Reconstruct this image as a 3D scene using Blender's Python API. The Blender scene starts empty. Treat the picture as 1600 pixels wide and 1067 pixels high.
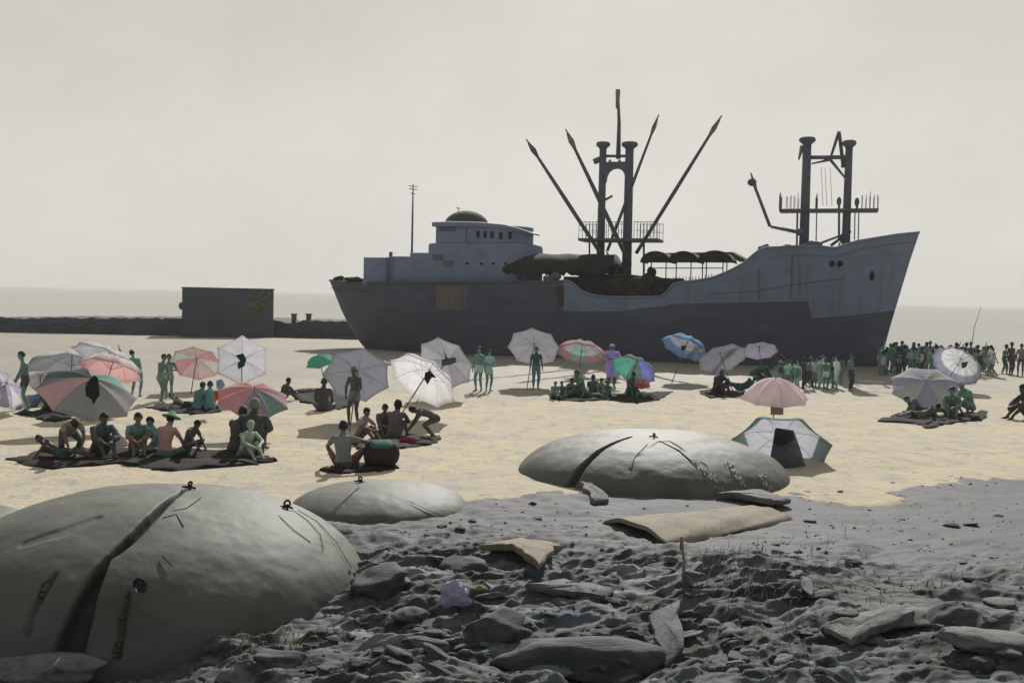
import bpy, bmesh, math, random
import numpy as np
from mathutils import Vector, Matrix
rad = math.radians
random.seed(7); RNG = np.random.default_rng(11)
sc = bpy.context.scene
COL = sc.collection

# ------------------------------------------------------------------ camera
CZ = 3.9; FPX = 1600.0
ROLL = math.atan(33/1600.0); PITCH = math.atan(71/1600.0)
Xw = Vector((1,0,0)); Zw = Vector((0,0,1)); Yw = Vector((0,1,0))
Fv = (Yw*math.cos(PITCH) - Zw*math.sin(PITCH)).normalized()
U0 = (Zw*math.cos(PITCH) + Yw*math.sin(PITCH)).normalized()
Rv = (Xw*math.cos(ROLL) + U0*math.sin(ROLL)).normalized()
Uv = (-Xw*math.sin(ROLL) + U0*math.cos(ROLL)).normalized()
CAM = Vector((0,0,CZ))
def ray(px, py):
    return Fv + Rv*((px-800)/FPX) + Uv*((533.5-py)/FPX)
def at(px, py, Y):
    d = ray(px, py); return CAM + d*(Y/d.y)
def gd(px, py, z=0.0):
    d = ray(px, py); return CAM + d*((z-CZ)/d.z)
cd = bpy.data.cameras.new('camera'); cam = bpy.data.objects.new('camera', cd); COL.objects.link(cam)
cd.sensor_width = 36; cd.lens = 36; cd.clip_start = .1; cd.clip_end = 60000
M = Matrix((Rv, Uv, -Fv)).transposed().to_4x4(); M.translation = CAM
cam.matrix_world = M; sc.camera = cam

# ------------------------------------------------------------------ colour and materials
def lin(c):
    c = c/255.0
    return c/12.92 if c <= .04045 else ((c+.055)/1.055)**2.4
def srgb(r, g, b, k=1.0):
    return (min(1,lin(r)*k), min(1,lin(g)*k), min(1,lin(b)*k), 1)
def nd(nt, kind, **kw):
    n = nt.nodes.new(kind)
    for k, v in kw.items():
        if k in n.inputs: n.inputs[k].default_value = v
        else: setattr(n, k, v)
    return n
MATS = {}
def mat(name, col, rough=.8, var=.12, scale=6.0, bump=.0, bscale=30.0, spec=.25, metal=0.0, col2=None, c2lo=.5, c2hi=.62, c2scale=2.0, transl=0.0, stretch=(1,1,1)):
    """procedural surface: base colour with mottling, optional second stain colour, bump, optional translucency"""
    if name in MATS: return MATS[name]
    m = bpy.data.materials.new(name); m.use_nodes = True; nt = m.node_tree; nt.nodes.clear(); L = nt.links.new
    out = nd(nt, 'ShaderNodeOutputMaterial'); b = nd(nt, 'ShaderNodeBsdfPrincipled', Roughness=rough, Metallic=metal)
    b.inputs['Specular IOR Level'].default_value = spec
    tc = nd(nt, 'ShaderNodeTexCoord'); mp = nd(nt, 'ShaderNodeMapping'); mp.inputs['Scale'].default_value = stretch
    L(tc.outputs['Object'], mp.inputs['Vector'])
    n1 = nd(nt, 'ShaderNodeTexNoise', Scale=scale, Detail=6.0, Roughness=.62); L(mp.outputs[0], n1.inputs['Vector'])
    mr = nd(nt, 'ShaderNodeMapRange'); mr.inputs['From Min'].default_value = .25; mr.inputs['From Max'].default_value = .75
    mr.inputs['To Min'].default_value = 1-var; mr.inputs['To Max'].default_value = 1+var
    L(n1.outputs['Fac'], mr.inputs['Value'])
    mx = nd(nt, 'ShaderNodeMixRGB', blend_type='MULTIPLY'); mx.inputs['Fac'].default_value = 1
    L(mr.outputs[0], mx.inputs['Color2'])
    if col2 is not None:
        n2 = nd(nt, 'ShaderNodeTexNoise', Scale=c2scale, Detail=7.0, Roughness=.65); L(mp.outputs[0], n2.inputs['Vector'])
        rp = nd(nt, 'ShaderNodeMapRange'); rp.inputs['From Min'].default_value = c2lo; rp.inputs['From Max'].default_value = c2hi
        L(n2.outputs['Fac'], rp.inputs['Value'])
        m2 = nd(nt, 'ShaderNodeMixRGB'); m2.inputs['Color1'].default_value = col; m2.inputs['Color2'].default_value = col2
        L(rp.outputs[0], m2.inputs['Fac']); L(m2.outputs[0], mx.inputs['Color1'])
    else:
        mx.inputs['Color1'].default_value = col
    L(mx.outputs[0], b.inputs['Base Color'])
    if bump > 0:
        n3 = nd(nt, 'ShaderNodeTexNoise', Scale=bscale, Detail=8.0, Roughness=.65); L(mp.outputs[0], n3.inputs['Vector'])
        bp = nd(nt, 'ShaderNodeBump', Strength=bump, Distance=.03); L(n3.outputs['Fac'], bp.inputs['Height']); L(bp.outputs[0], b.inputs['Normal'])
    if transl > 0:
        t = nd(nt, 'ShaderNodeBsdfTranslucent'); L(mx.outputs[0], t.inputs['Color'])
        ms = nd(nt, 'ShaderNodeMixShader'); ms.inputs[0].default_value = transl
        L(b.outputs[0], ms.inputs[1]); L(t.outputs[0], ms.inputs[2]); L(ms.outputs[0], out.inputs['Surface'])
    else:
        L(b.outputs[0], out.inputs['Surface'])
    MATS[name] = m; return m

# ------------------------------------------------------------------ object helpers
def link(name, me, mats=(), parent=None, smooth=True, loc=None):
    o = bpy.data.objects.new(name, me); COL.objects.link(o)
    if not isinstance(mats, (list, tuple)): mats = [mats]
    if len(me.materials) == 0:
        for m in mats: me.materials.append(m)
    if smooth and len(me.polygons): me.polygons.foreach_set('use_smooth', [True]*len(me.polygons))
    if parent is not None: o.parent = parent
    if loc is not None: o.location = loc
    return o
def tag(o, label, cat, group=None, kind=None):
    if label: o['label'] = label
    if cat: o['category'] = cat
    if group: o['group'] = group
    if kind: o['kind'] = kind
    return o
def structure(o): o['kind'] = 'structure'; return o
def empty(name, loc, label=None, cat=None, group=None, rz=0):
    o = bpy.data.objects.new(name, None); COL.objects.link(o); o.location = loc; o.rotation_euler = (0,0,rz); o.empty_display_size = .2
    return tag(o, label, cat, group)
def mesh(name, V, F, mi=None):
    me = bpy.data.meshes.new(name); me.from_pydata([tuple(v) for v in V], [], [tuple(f) for f in F])
    if mi is not None: me.polygons.foreach_set('material_index', list(mi))
    me.update(); return me
class MB:
    """collects shapes into one mesh"""
    def __init__(s): s.V = []; s.F = []; s.I = []; s.m = 0
    def add(s, V, F):
        b = len(s.V); s.V += [Vector(v) for v in V]; s.F += [tuple(i+b for i in f) for f in F]; s.I += [s.m]*len(F); return s
    def box(s, x0, x1, y0, y1, z0, z1):
        V = [(x,y,z) for z in (z0,z1) for y in (y0,y1) for x in (x0,x1)]
        return s.add(V, [(0,2,3,1),(4,5,7,6),(0,1,5,4),(2,6,7,3),(0,4,6,2),(1,3,7,5)])
    def tube(s, pts, r, n=8, cap=True):
        pts = [Vector(p) for p in pts]; rs = r if isinstance(r, (list,tuple)) else [r]*len(pts)
        V = []; F = []; ref = None
        for i, p in enumerate(pts):
            t = (pts[min(i+1,len(pts)-1)] - pts[max(i-1,0)]).normalized()
            if ref is None: ref = Vector((0,0,1)) if abs(t.z) < .9 else Vector((1,0,0))
            a = (ref - t*ref.dot(t)).normalized(); ref = a; b = t.cross(a)
            for k in range(n):
                q = 2*math.pi*k/n; V.append(p + (a*math.cos(q) + b*math.sin(q))*rs[i])
        for i in range(len(pts)-1):
            for k in range(n):
                k2 = (k+1)%n; F.append((i*n+k, i*n+k2, (i+1)*n+k2, (i+1)*n+k))
        if cap: F.append(tuple(reversed(range(n)))); F.append(tuple((len(pts)-1)*n+k for k in range(n)))
        return s.add(V, F)
    def lathe(s, prof, c=(0,0,0), n=16, ax=(1,1)):
        c = Vector(c); V = []; F = []
        for (r, z) in prof:
            for k in range(n):
                q = 2*math.pi*k/n; V.append(c + Vector((r*math.cos(q)*ax[0], r*math.sin(q)*ax[1], z)))
        for i in range(len(prof)-1):
            for k in range(n):
                k2 = (k+1)%n; F.append((i*n+k, i*n+k2, (i+1)*n+k2, (i+1)*n+k))
        F.append(tuple(reversed(range(n)))); F.append(tuple((len(prof)-1)*n+k for k in range(n)))
        return s.add(V, F)
    def ellipsoid(s, c, r, n=12, m=8, R=None):
        c = Vector(c); V = []; F = []
        for i in range(m+1):
            t = math.pi*i/m
            for k in range(n):
                q = 2*math.pi*k/n
                v = Vector((r[0]*math.sin(t)*math.cos(q), r[1]*math.sin(t)*math.sin(q), r[2]*math.cos(t)))
                if R is not None: v = R @ v
                V.append(c+v)
        for i in range(m):
            for k in range(n):
                k2 = (k+1)%n; F.append((i*n+k, (i+1)*n+k, (i+1)*n+k2, i*n+k2))
        return s.add(V, F)
    def loft(s, rings, cap=True):
        n = len(rings[0]); V = [p for r in rings for p in r]; F = []
        for i in range(len(rings)-1):
            for k in range(n):
                k2 = (k+1)%n; F.append((i*n+k, i*n+k2, (i+1)*n+k2, (i+1)*n+k))
        if cap: F.append(tuple(reversed(range(n)))); F.append(tuple((len(rings)-1)*n+k for k in range(n)))
        return s.add(V, F)
    def build(s, name, mats, parent=None, smooth=True, bevel=0, loc=None, auto=None):
        me = mesh(name, s.V, s.F, s.I)
        bm = bmesh.new(); bm.from_mesh(me)
        bmesh.ops.remove_doubles(bm, verts=bm.verts, dist=1e-5)
        if bevel: bmesh.ops.bevel(bm, geom=[e for e in bm.edges if len(e.link_faces) == 2 and e.calc_face_angle(0) > .5], offset=bevel, segments=2, affect='EDGES', profile=.6)
        bmesh.ops.recalc_face_normals(bm, faces=bm.faces)
        if auto:
            for e in bm.edges:
                if len(e.link_faces) == 2 and e.calc_face_angle(0) > auto: e.smooth = False
        bm.to_mesh(me); bm.free()
        return link(name, me, mats, parent, smooth, loc)

# ------------------------------------------------------------------ vector noise (numpy)
def _hash(ix, iy, iz, seed):
    h = (ix*374761393 + iy*668265263 + iz*2147483647 + seed*974711) & 0xFFFFFFFF
    h = ((h ^ (h >> 13))*1274126177) & 0xFFFFFFFF
    h = h ^ (h >> 16)
    return (h & 0xFFFFFF)/float(0xFFFFFF)*2-1
def vnoise(x, y, z=None, seed=0):
    x = np.asarray(x, float); y = np.asarray(y, float); z = np.zeros_like(x) if z is None else np.asarray(z, float)
    ix = np.floor(x).astype(np.int64); iy = np.floor(y).astype(np.int64); iz = np.floor(z).astype(np.int64)
    fx = x-ix; fy = y-iy; fz = z-iz
    f = lambda t: t*t*t*(t*(t*6-15)+10)
    u, v, w = f(fx), f(fy), f(fz); r = 0
    for a in (0,1):
        for b in (0,1):
            for c in (0,1):
                r = r + _hash(ix+a, iy+b, iz+c, seed)*(u if a else 1-u)*(v if b else 1-v)*(w if c else 1-w)
    return r
def fbm(x, y, z=None, oct=5, seed=0, gain=.5, lac=2.03):
    r = 0; a = 1.0; fz = z
    for i in range(oct):
        r = r + a*vnoise(x, y, fz, seed+i*17); x = np.asarray(x)*lac+3.1; y = np.asarray(y)*lac-1.7
        if fz is not None: fz = np.asarray(fz)*lac+.7
        a *= gain
    return r
def sstep(a, b, x):
    t = np.clip((np.asarray(x, float)-a)/(b-a), 0, 1); return t*t*(3-2*t)
def grid(name, xs, ys, zf, mats, smooth=True):
    Xg, Yg = np.meshgrid(xs, ys); Zg = zf(Xg, Yg); ny, nx = Xg.shape
    co = np.stack([Xg, Yg, Zg], -1).reshape(-1, 3)
    idx = np.arange(nx*ny).reshape(ny, nx)
    F = np.stack([idx[:-1,:-1], idx[:-1,1:], idx[1:,1:], idx[1:,:-1]], -1).reshape(-1, 4)
    me = bpy.data.meshes.new(name); me.vertices.add(len(co)); me.vertices.foreach_set('co', co.ravel())
    me.loops.add(F.size); me.loops.foreach_set('vertex_index', F.ravel().astype(np.int32))
    me.polygons.add(len(F)); me.polygons.foreach_set('loop_start', (np.arange(len(F))*4).astype(np.int32))
    me.polygons.foreach_set('loop_total', np.full(len(F), 4, np.int32)); me.update(calc_edges=True); me.validate()
    return link(name, me, mats, None, smooth)

# ------------------------------------------------------------------ light: high sun behind the ship, pale overexposed sky
SUN_EL, SUN_AZ = rad(34), rad(8)          # azimuth from +Y towards +X
sd = Vector((math.sin(SUN_AZ)*math.cos(SUN_EL), math.cos(SUN_AZ)*math.cos(SUN_EL), math.sin(SUN_EL)))
sl = bpy.data.lights.new('sun', 'SUN'); sl.energy = 5.0; sl.angle = rad(.6); sl.color = (1,.97,.92)
so = bpy.data.objects.new('sun', sl); COL.objects.link(so); so.rotation_euler = (-sd).to_track_quat('-Z', 'Y').to_euler(); so.location = (0,0,60)
w = bpy.data.worlds.new('World'); sc.world = w; w.use_nodes = True; nt = w.node_tree; nt.nodes.clear(); L = nt.links.new
wo = nd(nt, 'ShaderNodeOutputWorld'); bg = nd(nt, 'ShaderNodeBackground', Strength=.1)
sky = nd(nt, 'ShaderNodeTexSky', sky_type='NISHITA', sun_disc=False, sun_elevation=SUN_EL, sun_rotation=SUN_AZ, altitude=0, air_density=1.0, dust_density=4.0, ozone_density=1.0)
hs = nd(nt, 'ShaderNodeHueSaturation', Saturation=.12); L(sky.outputs[0], hs.inputs['Color'])
tc = nd(nt, 'ShaderNodeTexCoord'); mp = nd(nt, 'ShaderNodeMapping'); mp.inputs['Scale'].default_value = (1.6,1.6,2.6); L(tc.outputs['Generated'], mp.inputs['Vector'])
n1 = nd(nt, 'ShaderNodeTexNoise', Scale=3.0, Detail=8.0, Roughness=.6); L(mp.outputs[0], n1.inputs['Vector'])
# thin veil of high cloud: cream, a little greyer low down over the sea and towards the zenith
sx = nd(nt, 'ShaderNodeSeparateXYZ'); L(tc.outputs['Generated'], sx.inputs[0])
cr = nd(nt, 'ShaderNodeValToRGB'); L(sx.outputs['Z'], cr.inputs[0])
el = cr.color_ramp.elements
SKYBACK = (.47,.52,.60)
def stop(p, c):
    e = el.new(p); e.color = tuple(lin(x) for x in c)+(1,)
el[0].position = 0.0; el[0].color = tuple(lin(x) for x in (216,214,206))+(1,)
el[1].position = 1.0; el[1].color = tuple(lin(x) for x in (196,190,180))+(1,)
stop(.05, (217,215,208)); stop(.14, (216,213,205)); stop(.26, (208,203,193)); stop(.4, (202,196,186))
mrn = nd(nt, 'ShaderNodeMapRange'); mrn.inputs['From Min'].default_value=.3; mrn.inputs['From Max'].default_value=.7; mrn.inputs['To Min'].default_value=9.25; mrn.inputs['To Max'].default_value=10.45
L(n1.outputs['Fac'], mrn.inputs['Value'])
vm = nd(nt, 'ShaderNodeVectorMath', operation='SCALE'); L(cr.outputs[0], vm.inputs[0]); L(mrn.outputs[0], vm.inputs['Scale'])
mix = nd(nt, 'ShaderNodeMixRGB'); mix.inputs['Fac'].default_value = .965; L(hs.outputs[0], mix.inputs['Color1']); L(vm.outputs[0], mix.inputs['Color2'])
# hazy backlit sky: bright on the sun's side, dimmer overhead and behind the viewer
sn = nd(nt, 'ShaderNodeMapRange', interpolation_type='SMOOTHSTEP'); L(sx.outputs['Y'], sn.inputs['Value'])
for k_, q_ in zip(('From Min','From Max','To Min','To Max'), (-.25,.6,0.0,1.0)): sn.inputs[k_].default_value = q_
tn = nd(nt, 'ShaderNodeMixRGB'); tn.inputs['Color1'].default_value = SKYBACK+(1,); tn.inputs['Color2'].default_value = (1,1,1,1); L(sn.outputs[0], tn.inputs[0])
sm = nd(nt, 'ShaderNodeVectorMath', operation='MULTIPLY'); L(mix.outputs[0], sm.inputs[0]); L(tn.outputs[0], sm.inputs[1])
L(sm.outputs[0], bg.inputs['Color']); L(bg.outputs[0], wo.inputs['Surface'])
sc.view_settings.view_transform = 'Standard'; sc.view_settings.look = 'None'; sc.view_settings.exposure = 0; sc.view_settings.gamma = 1

# ------------------------------------------------------------------ sea, beach, shingle
# thin sea haze over beach and water
hz = MB(); hz.box(-31000, 31000, -60, 41000, -3.0, 22.0); hzm = bpy.data.materials.new('sea_haze'); hzm.use_nodes = True; hzm.node_tree.nodes.clear()
ho = nd(hzm.node_tree, 'ShaderNodeOutputMaterial'); hv = nd(hzm.node_tree, 'ShaderNodeVolumePrincipled', Density=.0004, Anisotropy=.1); hv.inputs['Color'].default_value = (.955,.945,.92,1); hzm.node_tree.links.new(hv.outputs[0], ho.inputs['Volume'])
hz.build('haze', hzm, None, False)['kind'] = 'stuff'
# shingle: grey stony bank in front, its ragged edge dipping under the sand
EP = [(-500,850),(-100,838),(0,828),(60,822),(440,805),(600,795),(735,787),(800,772),(830,764),(1000,755),(1225,764),(1330,775),(1400,764),(1450,757),(1600,731),(1900,690),(2300,660)]
EG = [gd(*p) for p in EP]; EX = np.array([p.x for p in EG]); EY = np.array([p.y for p in EG])
SHORE = 91.0
def beach_z(x, y):
    x = np.asarray(x, float); y = np.asarray(y, float)
    return beach_base(x, y) - .8*sstep(1.0, 2.6, np.interp(x, EX, EY) - y)
def beach_base(x, y):
    z = .035*fbm(x*.22, y*.22, oct=3, seed=3) + .018*fbm(x*1.3, y*1.3, oct=3, seed=5)*sstep(70,45,y)
    return z - sstep(SHORE-12, SHORE+14, y + .8*vnoise(x*.06, y*.06, seed=8))*.55
def beach_mat():
    m = bpy.data.materials.new('beach_sand'); m.use_nodes = True; nt = m.node_tree; nt.nodes.clear(); L = nt.links.new
    out = nd(nt,'ShaderNodeOutputMaterial'); b = nd(nt,'ShaderNodeBsdfPrincipled', Roughness=.9); b.inputs['Specular IOR Level'].default_value=.15
    tc = nd(nt,'ShaderNodeTexCoord'); sp = nd(nt,'ShaderNodeSeparateXYZ'); L(tc.outputs['Object'], sp.inputs[0])
    def noise(s, d=6.0, st=(1,1,1), r=.6):
        mp = nd(nt,'ShaderNodeMapping'); mp.inputs['Scale'].default_value=st; L(tc.outputs['Object'], mp.inputs[0])
        n = nd(nt,'ShaderNodeTexNoise', Scale=s, Detail=d, Roughness=r); L(mp.outputs[0], n.inputs['Vector']); return n.outputs['Fac']
    def rng(v, a, b_, c=0., d=1.):
        r = nd(nt,'ShaderNodeMapRange'); L(v, r.inputs['Value'])
        for k, q in zip(('From Min','From Max','To Min','To Max'), (a,b_,c,d)): r.inputs[k].default_value = q
        return r.outputs[0]
    def mix(f, c1, c2, bt='MIX'):
        x = nd(nt,'ShaderNodeMixRGB', blend_type=bt)
        if isinstance(f, float): x.inputs[0].default_value = f
        else: L(f, x.inputs[0])
        for i, c in ((1,c1),(2,c2)):
            if isinstance(c, tuple): x.inputs[i].default_value = c
            else: L(c, x.inputs[i])
        return x.outputs[0]
    def math_(op, a, b_):
        x = nd(nt,'ShaderNodeMath', operation=op)
        for i, q in ((0,a),(1,b_)):
            if isinstance(q, (int,float)): x.inputs[i].default_value = q
            else: L(q, x.inputs[i])
        return x.outputs[0]
    dry = mix(rng(noise(.55, 7.0, (1,.6,1)), .38, .66), srgb(207,194,166,DRY), srgb(194,187,171,DRY))
    dry = mix(rng(noise(1.7, 7.0, (1,.5,1)), .52, .64, 0., .75), dry, srgb(176,174,168,DRY))
    dry = mix(rng(noise(.9, 5.0, (.8,.6,1)), .58, .72, 0., .5), dry, srgb(210,195,160,DRY))
    # shade of trodden dents painted as small darker specks, with grit
    dry = mix(rng(noise(3.2, 9.0, (.8,.6,1), .75), .565, .64, 0., .75), dry, srgb(150,146,140,DRY))
    wet = mix(rng(noise(.3, 6.0, (1,.35,1)), .35, .65), srgb(196,189,174,WET), srgb(187,180,165,WET))
    wet = mix(rng(noise(.16, 5.0, (1,.25,1)), .5, .66, 0., .6), wet, srgb(202,196,182,WET))
    edge = math_('ADD', sp.outputs['Y'], rng(noise(.16, 4.0), .3, .7, -6., 6.))
    edge = math_('ADD', edge, rng(sp.outputs['X'], -24., 24., 6., -3.))
    wf = rng(edge, 38., 46.)
    col = mix(wf, dry, wet)
    L(col, b.inputs['Base Color']); L(rng(wf, 0, 1, .95, .75), b.inputs['Roughness'])
    n3 = noise(5.0, 9.0, (1,1,1), .7); n4 = noise(1.1, 3.0)
    bp = nd(nt,'ShaderNodeBump', Strength=.7, Distance=.09); L(math_('ADD', n3, n4), bp.inputs['Height']); L(bp.outputs[0], b.inputs['Normal'])
    L(b.outputs[0], out.inputs['Surface']); return m
DRY = .83; WET = .60
ux = np.concatenate([np.linspace(-400,-60,20)[:-1], np.linspace(-60,60,401), np.linspace(60,400,20)[1:]])
uy = np.concatenate([np.linspace(-30,14,12)[:-1], np.linspace(14,62,260), np.linspace(62,112,60)[1:]])
structure(grid('beach_sand', ux, uy, beach_z, beach_mat()))
sea_m = mat('sea_water', srgb(170,169,164), rough=1, var=.04, scale=.02, bump=.2, bscale=.55, spec=0, stretch=(.35,1,1))
sx_ = np.concatenate([-np.geomspace(30000,60,14), np.linspace(-50,50,5), np.geomspace(60,30000,14)])
sy_ = np.concatenate([np.linspace(72,200,14)[:-1], np.geomspace(200,40000,22)])
structure(grid('sea', sx_, sy_, lambda x,y: np.full_like(x, -.2), sea_m))

MOUND = gd(1190, 930); PIT = gd(900, 1050)
def shingle_z(x, y):
    x = np.asarray(x, float); y = np.asarray(y, float)
    yb = np.interp(x, EX, EY) + .7*fbm(x*.7, y*.7, oct=4, seed=21) + .22*fbm(x*3.1, y*3.1, oct=4, seed=23, gain=.6)
    d = yb - y
    near = sstep(19, 13.5, y)
    left = sstep(3.2, -.5, x - .10*(y-12))      # stonier on the left
    h = .05*fbm(x*.9, y*.9, oct=3, seed=31)
    calm = 1 - .8*sstep(1.4, 3.6, x)*sstep(10.6, 13.0, y)
    h = h*calm + calm*(.03+.07*near*(.45+.55*left))*(1-np.abs(fbm(x*.8+4, y*1.3, oct=5, seed=33, gain=.55)))*1.0
    h = h + .012*calm*near*fbm(x*3, y*3, oct=3, seed=35)
    h = h + .18*near*np.maximum(0, fbm(x*.75-.5*y, y*.9+.3*x, oct=4, seed=41)-.12)
    h = h + .03*calm*near*np.abs(vnoise(x*2.2+.4*y, y*1.2-.8*x, seed=38))
    h = h + .09*near*(1-.6*sstep(3,5,x))*(1-np.abs(fbm((x+y*.9)*.9, (y-.6*x)*2.6, oct=4, seed=47, gain=.55)))**2
    h = h + .42*np.exp(-(((x-MOUND.x)/1.5)**2 + ((y-MOUND.y)/1.25)**2)) 
    h = h + .30*np.exp(-(((x-MOUND.x-2.6)/1.7)**2 + ((y-MOUND.y+1.9)/.9)**2))
    h = h - .30*np.exp(-(((x-PIT.x)/1.0)**2 + ((y-PIT.y)/.75)**2))
    h = h - .42*np.exp(-(((x+4.6)/2.6)**2 + ((y-10.6)/1.5)**2))
    e = sstep(-.25, .9, d)
    return -.16*(1-e) + e*(.02+h) + beach_base(x, y)
def shingle_mat():
    m = bpy.data.materials.new('grey_shingle'); m.use_nodes = True; nt = m.node_tree; nt.nodes.clear(); L = nt.links.new
    out = nd(nt,'ShaderNodeOutputMaterial'); b = nd(nt,'ShaderNodeBsdfPrincipled', Roughness=.8); b.inputs['Specular IOR Level'].default_value=.3
    tc = nd(nt,'ShaderNodeTexCoord'); sp = nd(nt,'ShaderNodeSeparateXYZ'); L(tc.outputs['Object'], sp.inputs[0])
    def noise(s, d=7.0, st=(1,1,1), rot=0, r=.62):
        mp = nd(nt,'ShaderNodeMapping'); mp.inputs['Scale'].default_value=st; mp.inputs['Rotation'].default_value=(0,0,rot); L(tc.outputs['Object'], mp.inputs[0])
        n = nd(nt,'ShaderNodeTexNoise', Scale=s, Detail=d, Roughness=r); n.inputs['Distortion'].default_value=.4; L(mp.outputs[0], n.inputs['Vector']); return n.outputs['Fac']
    def rng(v, a, b_, c=0., d=1.):
        r = nd(nt,'ShaderNodeMapRange'); L(v, r.inputs['Value'])
        for k, q in zip(('From Min','From Max','To Min','To Max'), (a,b_,c,d)): r.inputs[k].default_value = q
        return r.outputs[0]
    def mix(f, c1, c2):
        x = nd(nt,'ShaderNodeMixRGB'); L(f, x.inputs[0])
        for i, c in ((1,c1),(2,c2)):
            if isinstance(c, tuple): x.inputs[i].default_value = c
            else: L(c, x.inputs[i])
        return x.outputs[0]
    def math_(op, a, b_):
        x = nd(nt,'ShaderNodeMath', operation=op)
        for i, q in ((0,a),(1,b_)):
            if isinstance(q, (int,float)): x.inputs[i].default_value = q
            else: L(q, x.inputs[i])
        return x.outputs[0]
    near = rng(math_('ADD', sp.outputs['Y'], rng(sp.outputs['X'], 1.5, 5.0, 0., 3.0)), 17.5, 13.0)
    flat = mix(rng(noise(.8), .35, .65), srgb(126,127,131,SHK), srgb(114,114,118,SHK))
    flat = mix(rng(noise(1.6,8.0,(1,.6,1)), .55, .7), flat, srgb(132,129,130,SHK))
    roc = mix(rng(noise(1.1,8.0,(1,1.6,1),.5), .40, .60), srgb(122,132,140,SHK), srgb(84,85,88,SHK))
    roc = mix(rng(noise(1.5,8.0,(.55,1.9,1),-.6), .46, .56), roc, srgb(52,56,52,SHK))
    roc = mix(rng(noise(1.3,8.0,(.45,1.8,1),-.7), .54, .64), roc, srgb(164,166,166,SHK))
    roc = mix(rng(noise(1.4,6.0,(1,1,1),.2), .62, .72, 0., .7), roc, srgb(140,128,108,SHK))
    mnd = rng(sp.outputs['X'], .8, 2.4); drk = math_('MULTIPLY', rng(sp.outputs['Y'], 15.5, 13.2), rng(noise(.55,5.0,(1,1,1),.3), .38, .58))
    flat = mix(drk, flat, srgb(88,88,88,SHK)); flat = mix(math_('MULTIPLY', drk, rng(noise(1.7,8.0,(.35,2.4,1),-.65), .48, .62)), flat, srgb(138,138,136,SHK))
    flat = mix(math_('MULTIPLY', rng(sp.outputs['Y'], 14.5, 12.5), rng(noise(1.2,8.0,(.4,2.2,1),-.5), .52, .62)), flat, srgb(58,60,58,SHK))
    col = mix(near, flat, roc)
    gn = noise(26.0, 4.0); col = mix(rng(gn, .62, .74, 0., .35), col, srgb(70,70,72,SHK))
    gn2 = noise(34.0, 3.0); col = mix(rng(gn2, .64, .76, 0., .25), col, srgb(165,163,160,SHK))
    L(col, b.inputs['Base Color'])
    bp = nd(nt,'ShaderNodeBump', Strength=.45, Distance=.03); L(math_('ADD', noise(14.0, 9.0, (1,1,1), 0, .7), math_('MULTIPLY', noise(3.0, 6.0, (1,1.6,1), .4), near)), bp.inputs['Height']); L(bp.outputs[0], b.inputs['Normal'])
    L(b.outputs[0], out.inputs['Surface']); return m
SHK = .50
gx = np.concatenate([np.linspace(-40,-9,60)[:-1], np.linspace(-9,11,560), np.linspace(11,45,70)[1:]])
gy = np.concatenate([np.linspace(4,9.4,20)[:-1], np.linspace(9.4,15,240)[:-1], np.linspace(15,26,200)[:-1], np.linspace(26,40,30)])
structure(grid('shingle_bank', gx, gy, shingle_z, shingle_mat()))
_lx = np.arange(-46, 50, .12); _ly = np.arange(6, 98, .12); _X, _Y = np.meshgrid(_lx, _ly)
_nf = int((40-6)/.12)
_H = beach_z(_X, _Y); _H[:_nf] = np.maximum(_H[:_nf], shingle_z(_X[:_nf], _Y[:_nf]))
def ground_at(x, y):                              # height of the ground, from a table
    fx = min(max((x+46)/.12, 0), len(_lx)-2.001); fy = min(max((y-6)/.12, 0), len(_ly)-2.001); i, j = int(fx), int(fy); fx -= i; fy -= j
    return float((_H[j,i]*(1-fx)+_H[j,i+1]*fx)*(1-fy)+(_H[j+1,i]*(1-fx)+_H[j+1,i+1]*fx)*fy)
def on_ground(px, py):
    p = gd(px, py)
    for _ in range(6): p = gd(px, py, ground_at(p.x, p.y))
    return p
# ------------------------------------------------------------------ concrete bunker domes
def concrete(name, base, k=.5):
    m = mat(name, srgb(*base, k), rough=.66, var=.16, scale=2.0, bump=.13, bscale=14, spec=.32, col2=srgb(base[0]-40,base[1]-36,base[2]-40,k), c2lo=.52, c2hi=.72, c2scale=1.1)
    nt = m.node_tree; bs = next(n for n in nt.nodes if n.type == 'BSDF_PRINCIPLED'); src = bs.inputs['Base Color'].links[0].from_socket      # shade inside the deep cracks painted in as a dark colour
    at_ = nd(nt, 'ShaderNodeAttribute'); at_.attribute_name = 'crack'; mx = nd(nt, 'ShaderNodeMixRGB'); mx.inputs['Color2'].default_value = srgb(58,58,52,.6)
    nt.links.new(at_.outputs['Fac'], mx.inputs[0]); nt.links.new(src, mx.inputs['Color1']); nt.links.new(mx.outputs[0], bs.inputs['Base Color'])
    return m
CONC = concrete('bunker_concrete', (168,174,161), .235)
RUST = mat('rusty_iron', srgb(62,56,52,.8), rough=.9, var=.3, scale=20)
DARKIRON = mat('dark_iron', srgb(40,42,44,.8), rough=.8, var=.2, scale=20)
MOSS = mat('moss', srgb(96,104,62,.5), rough=1, var=.4, scale=30, bump=.6, bscale=60)
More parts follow.
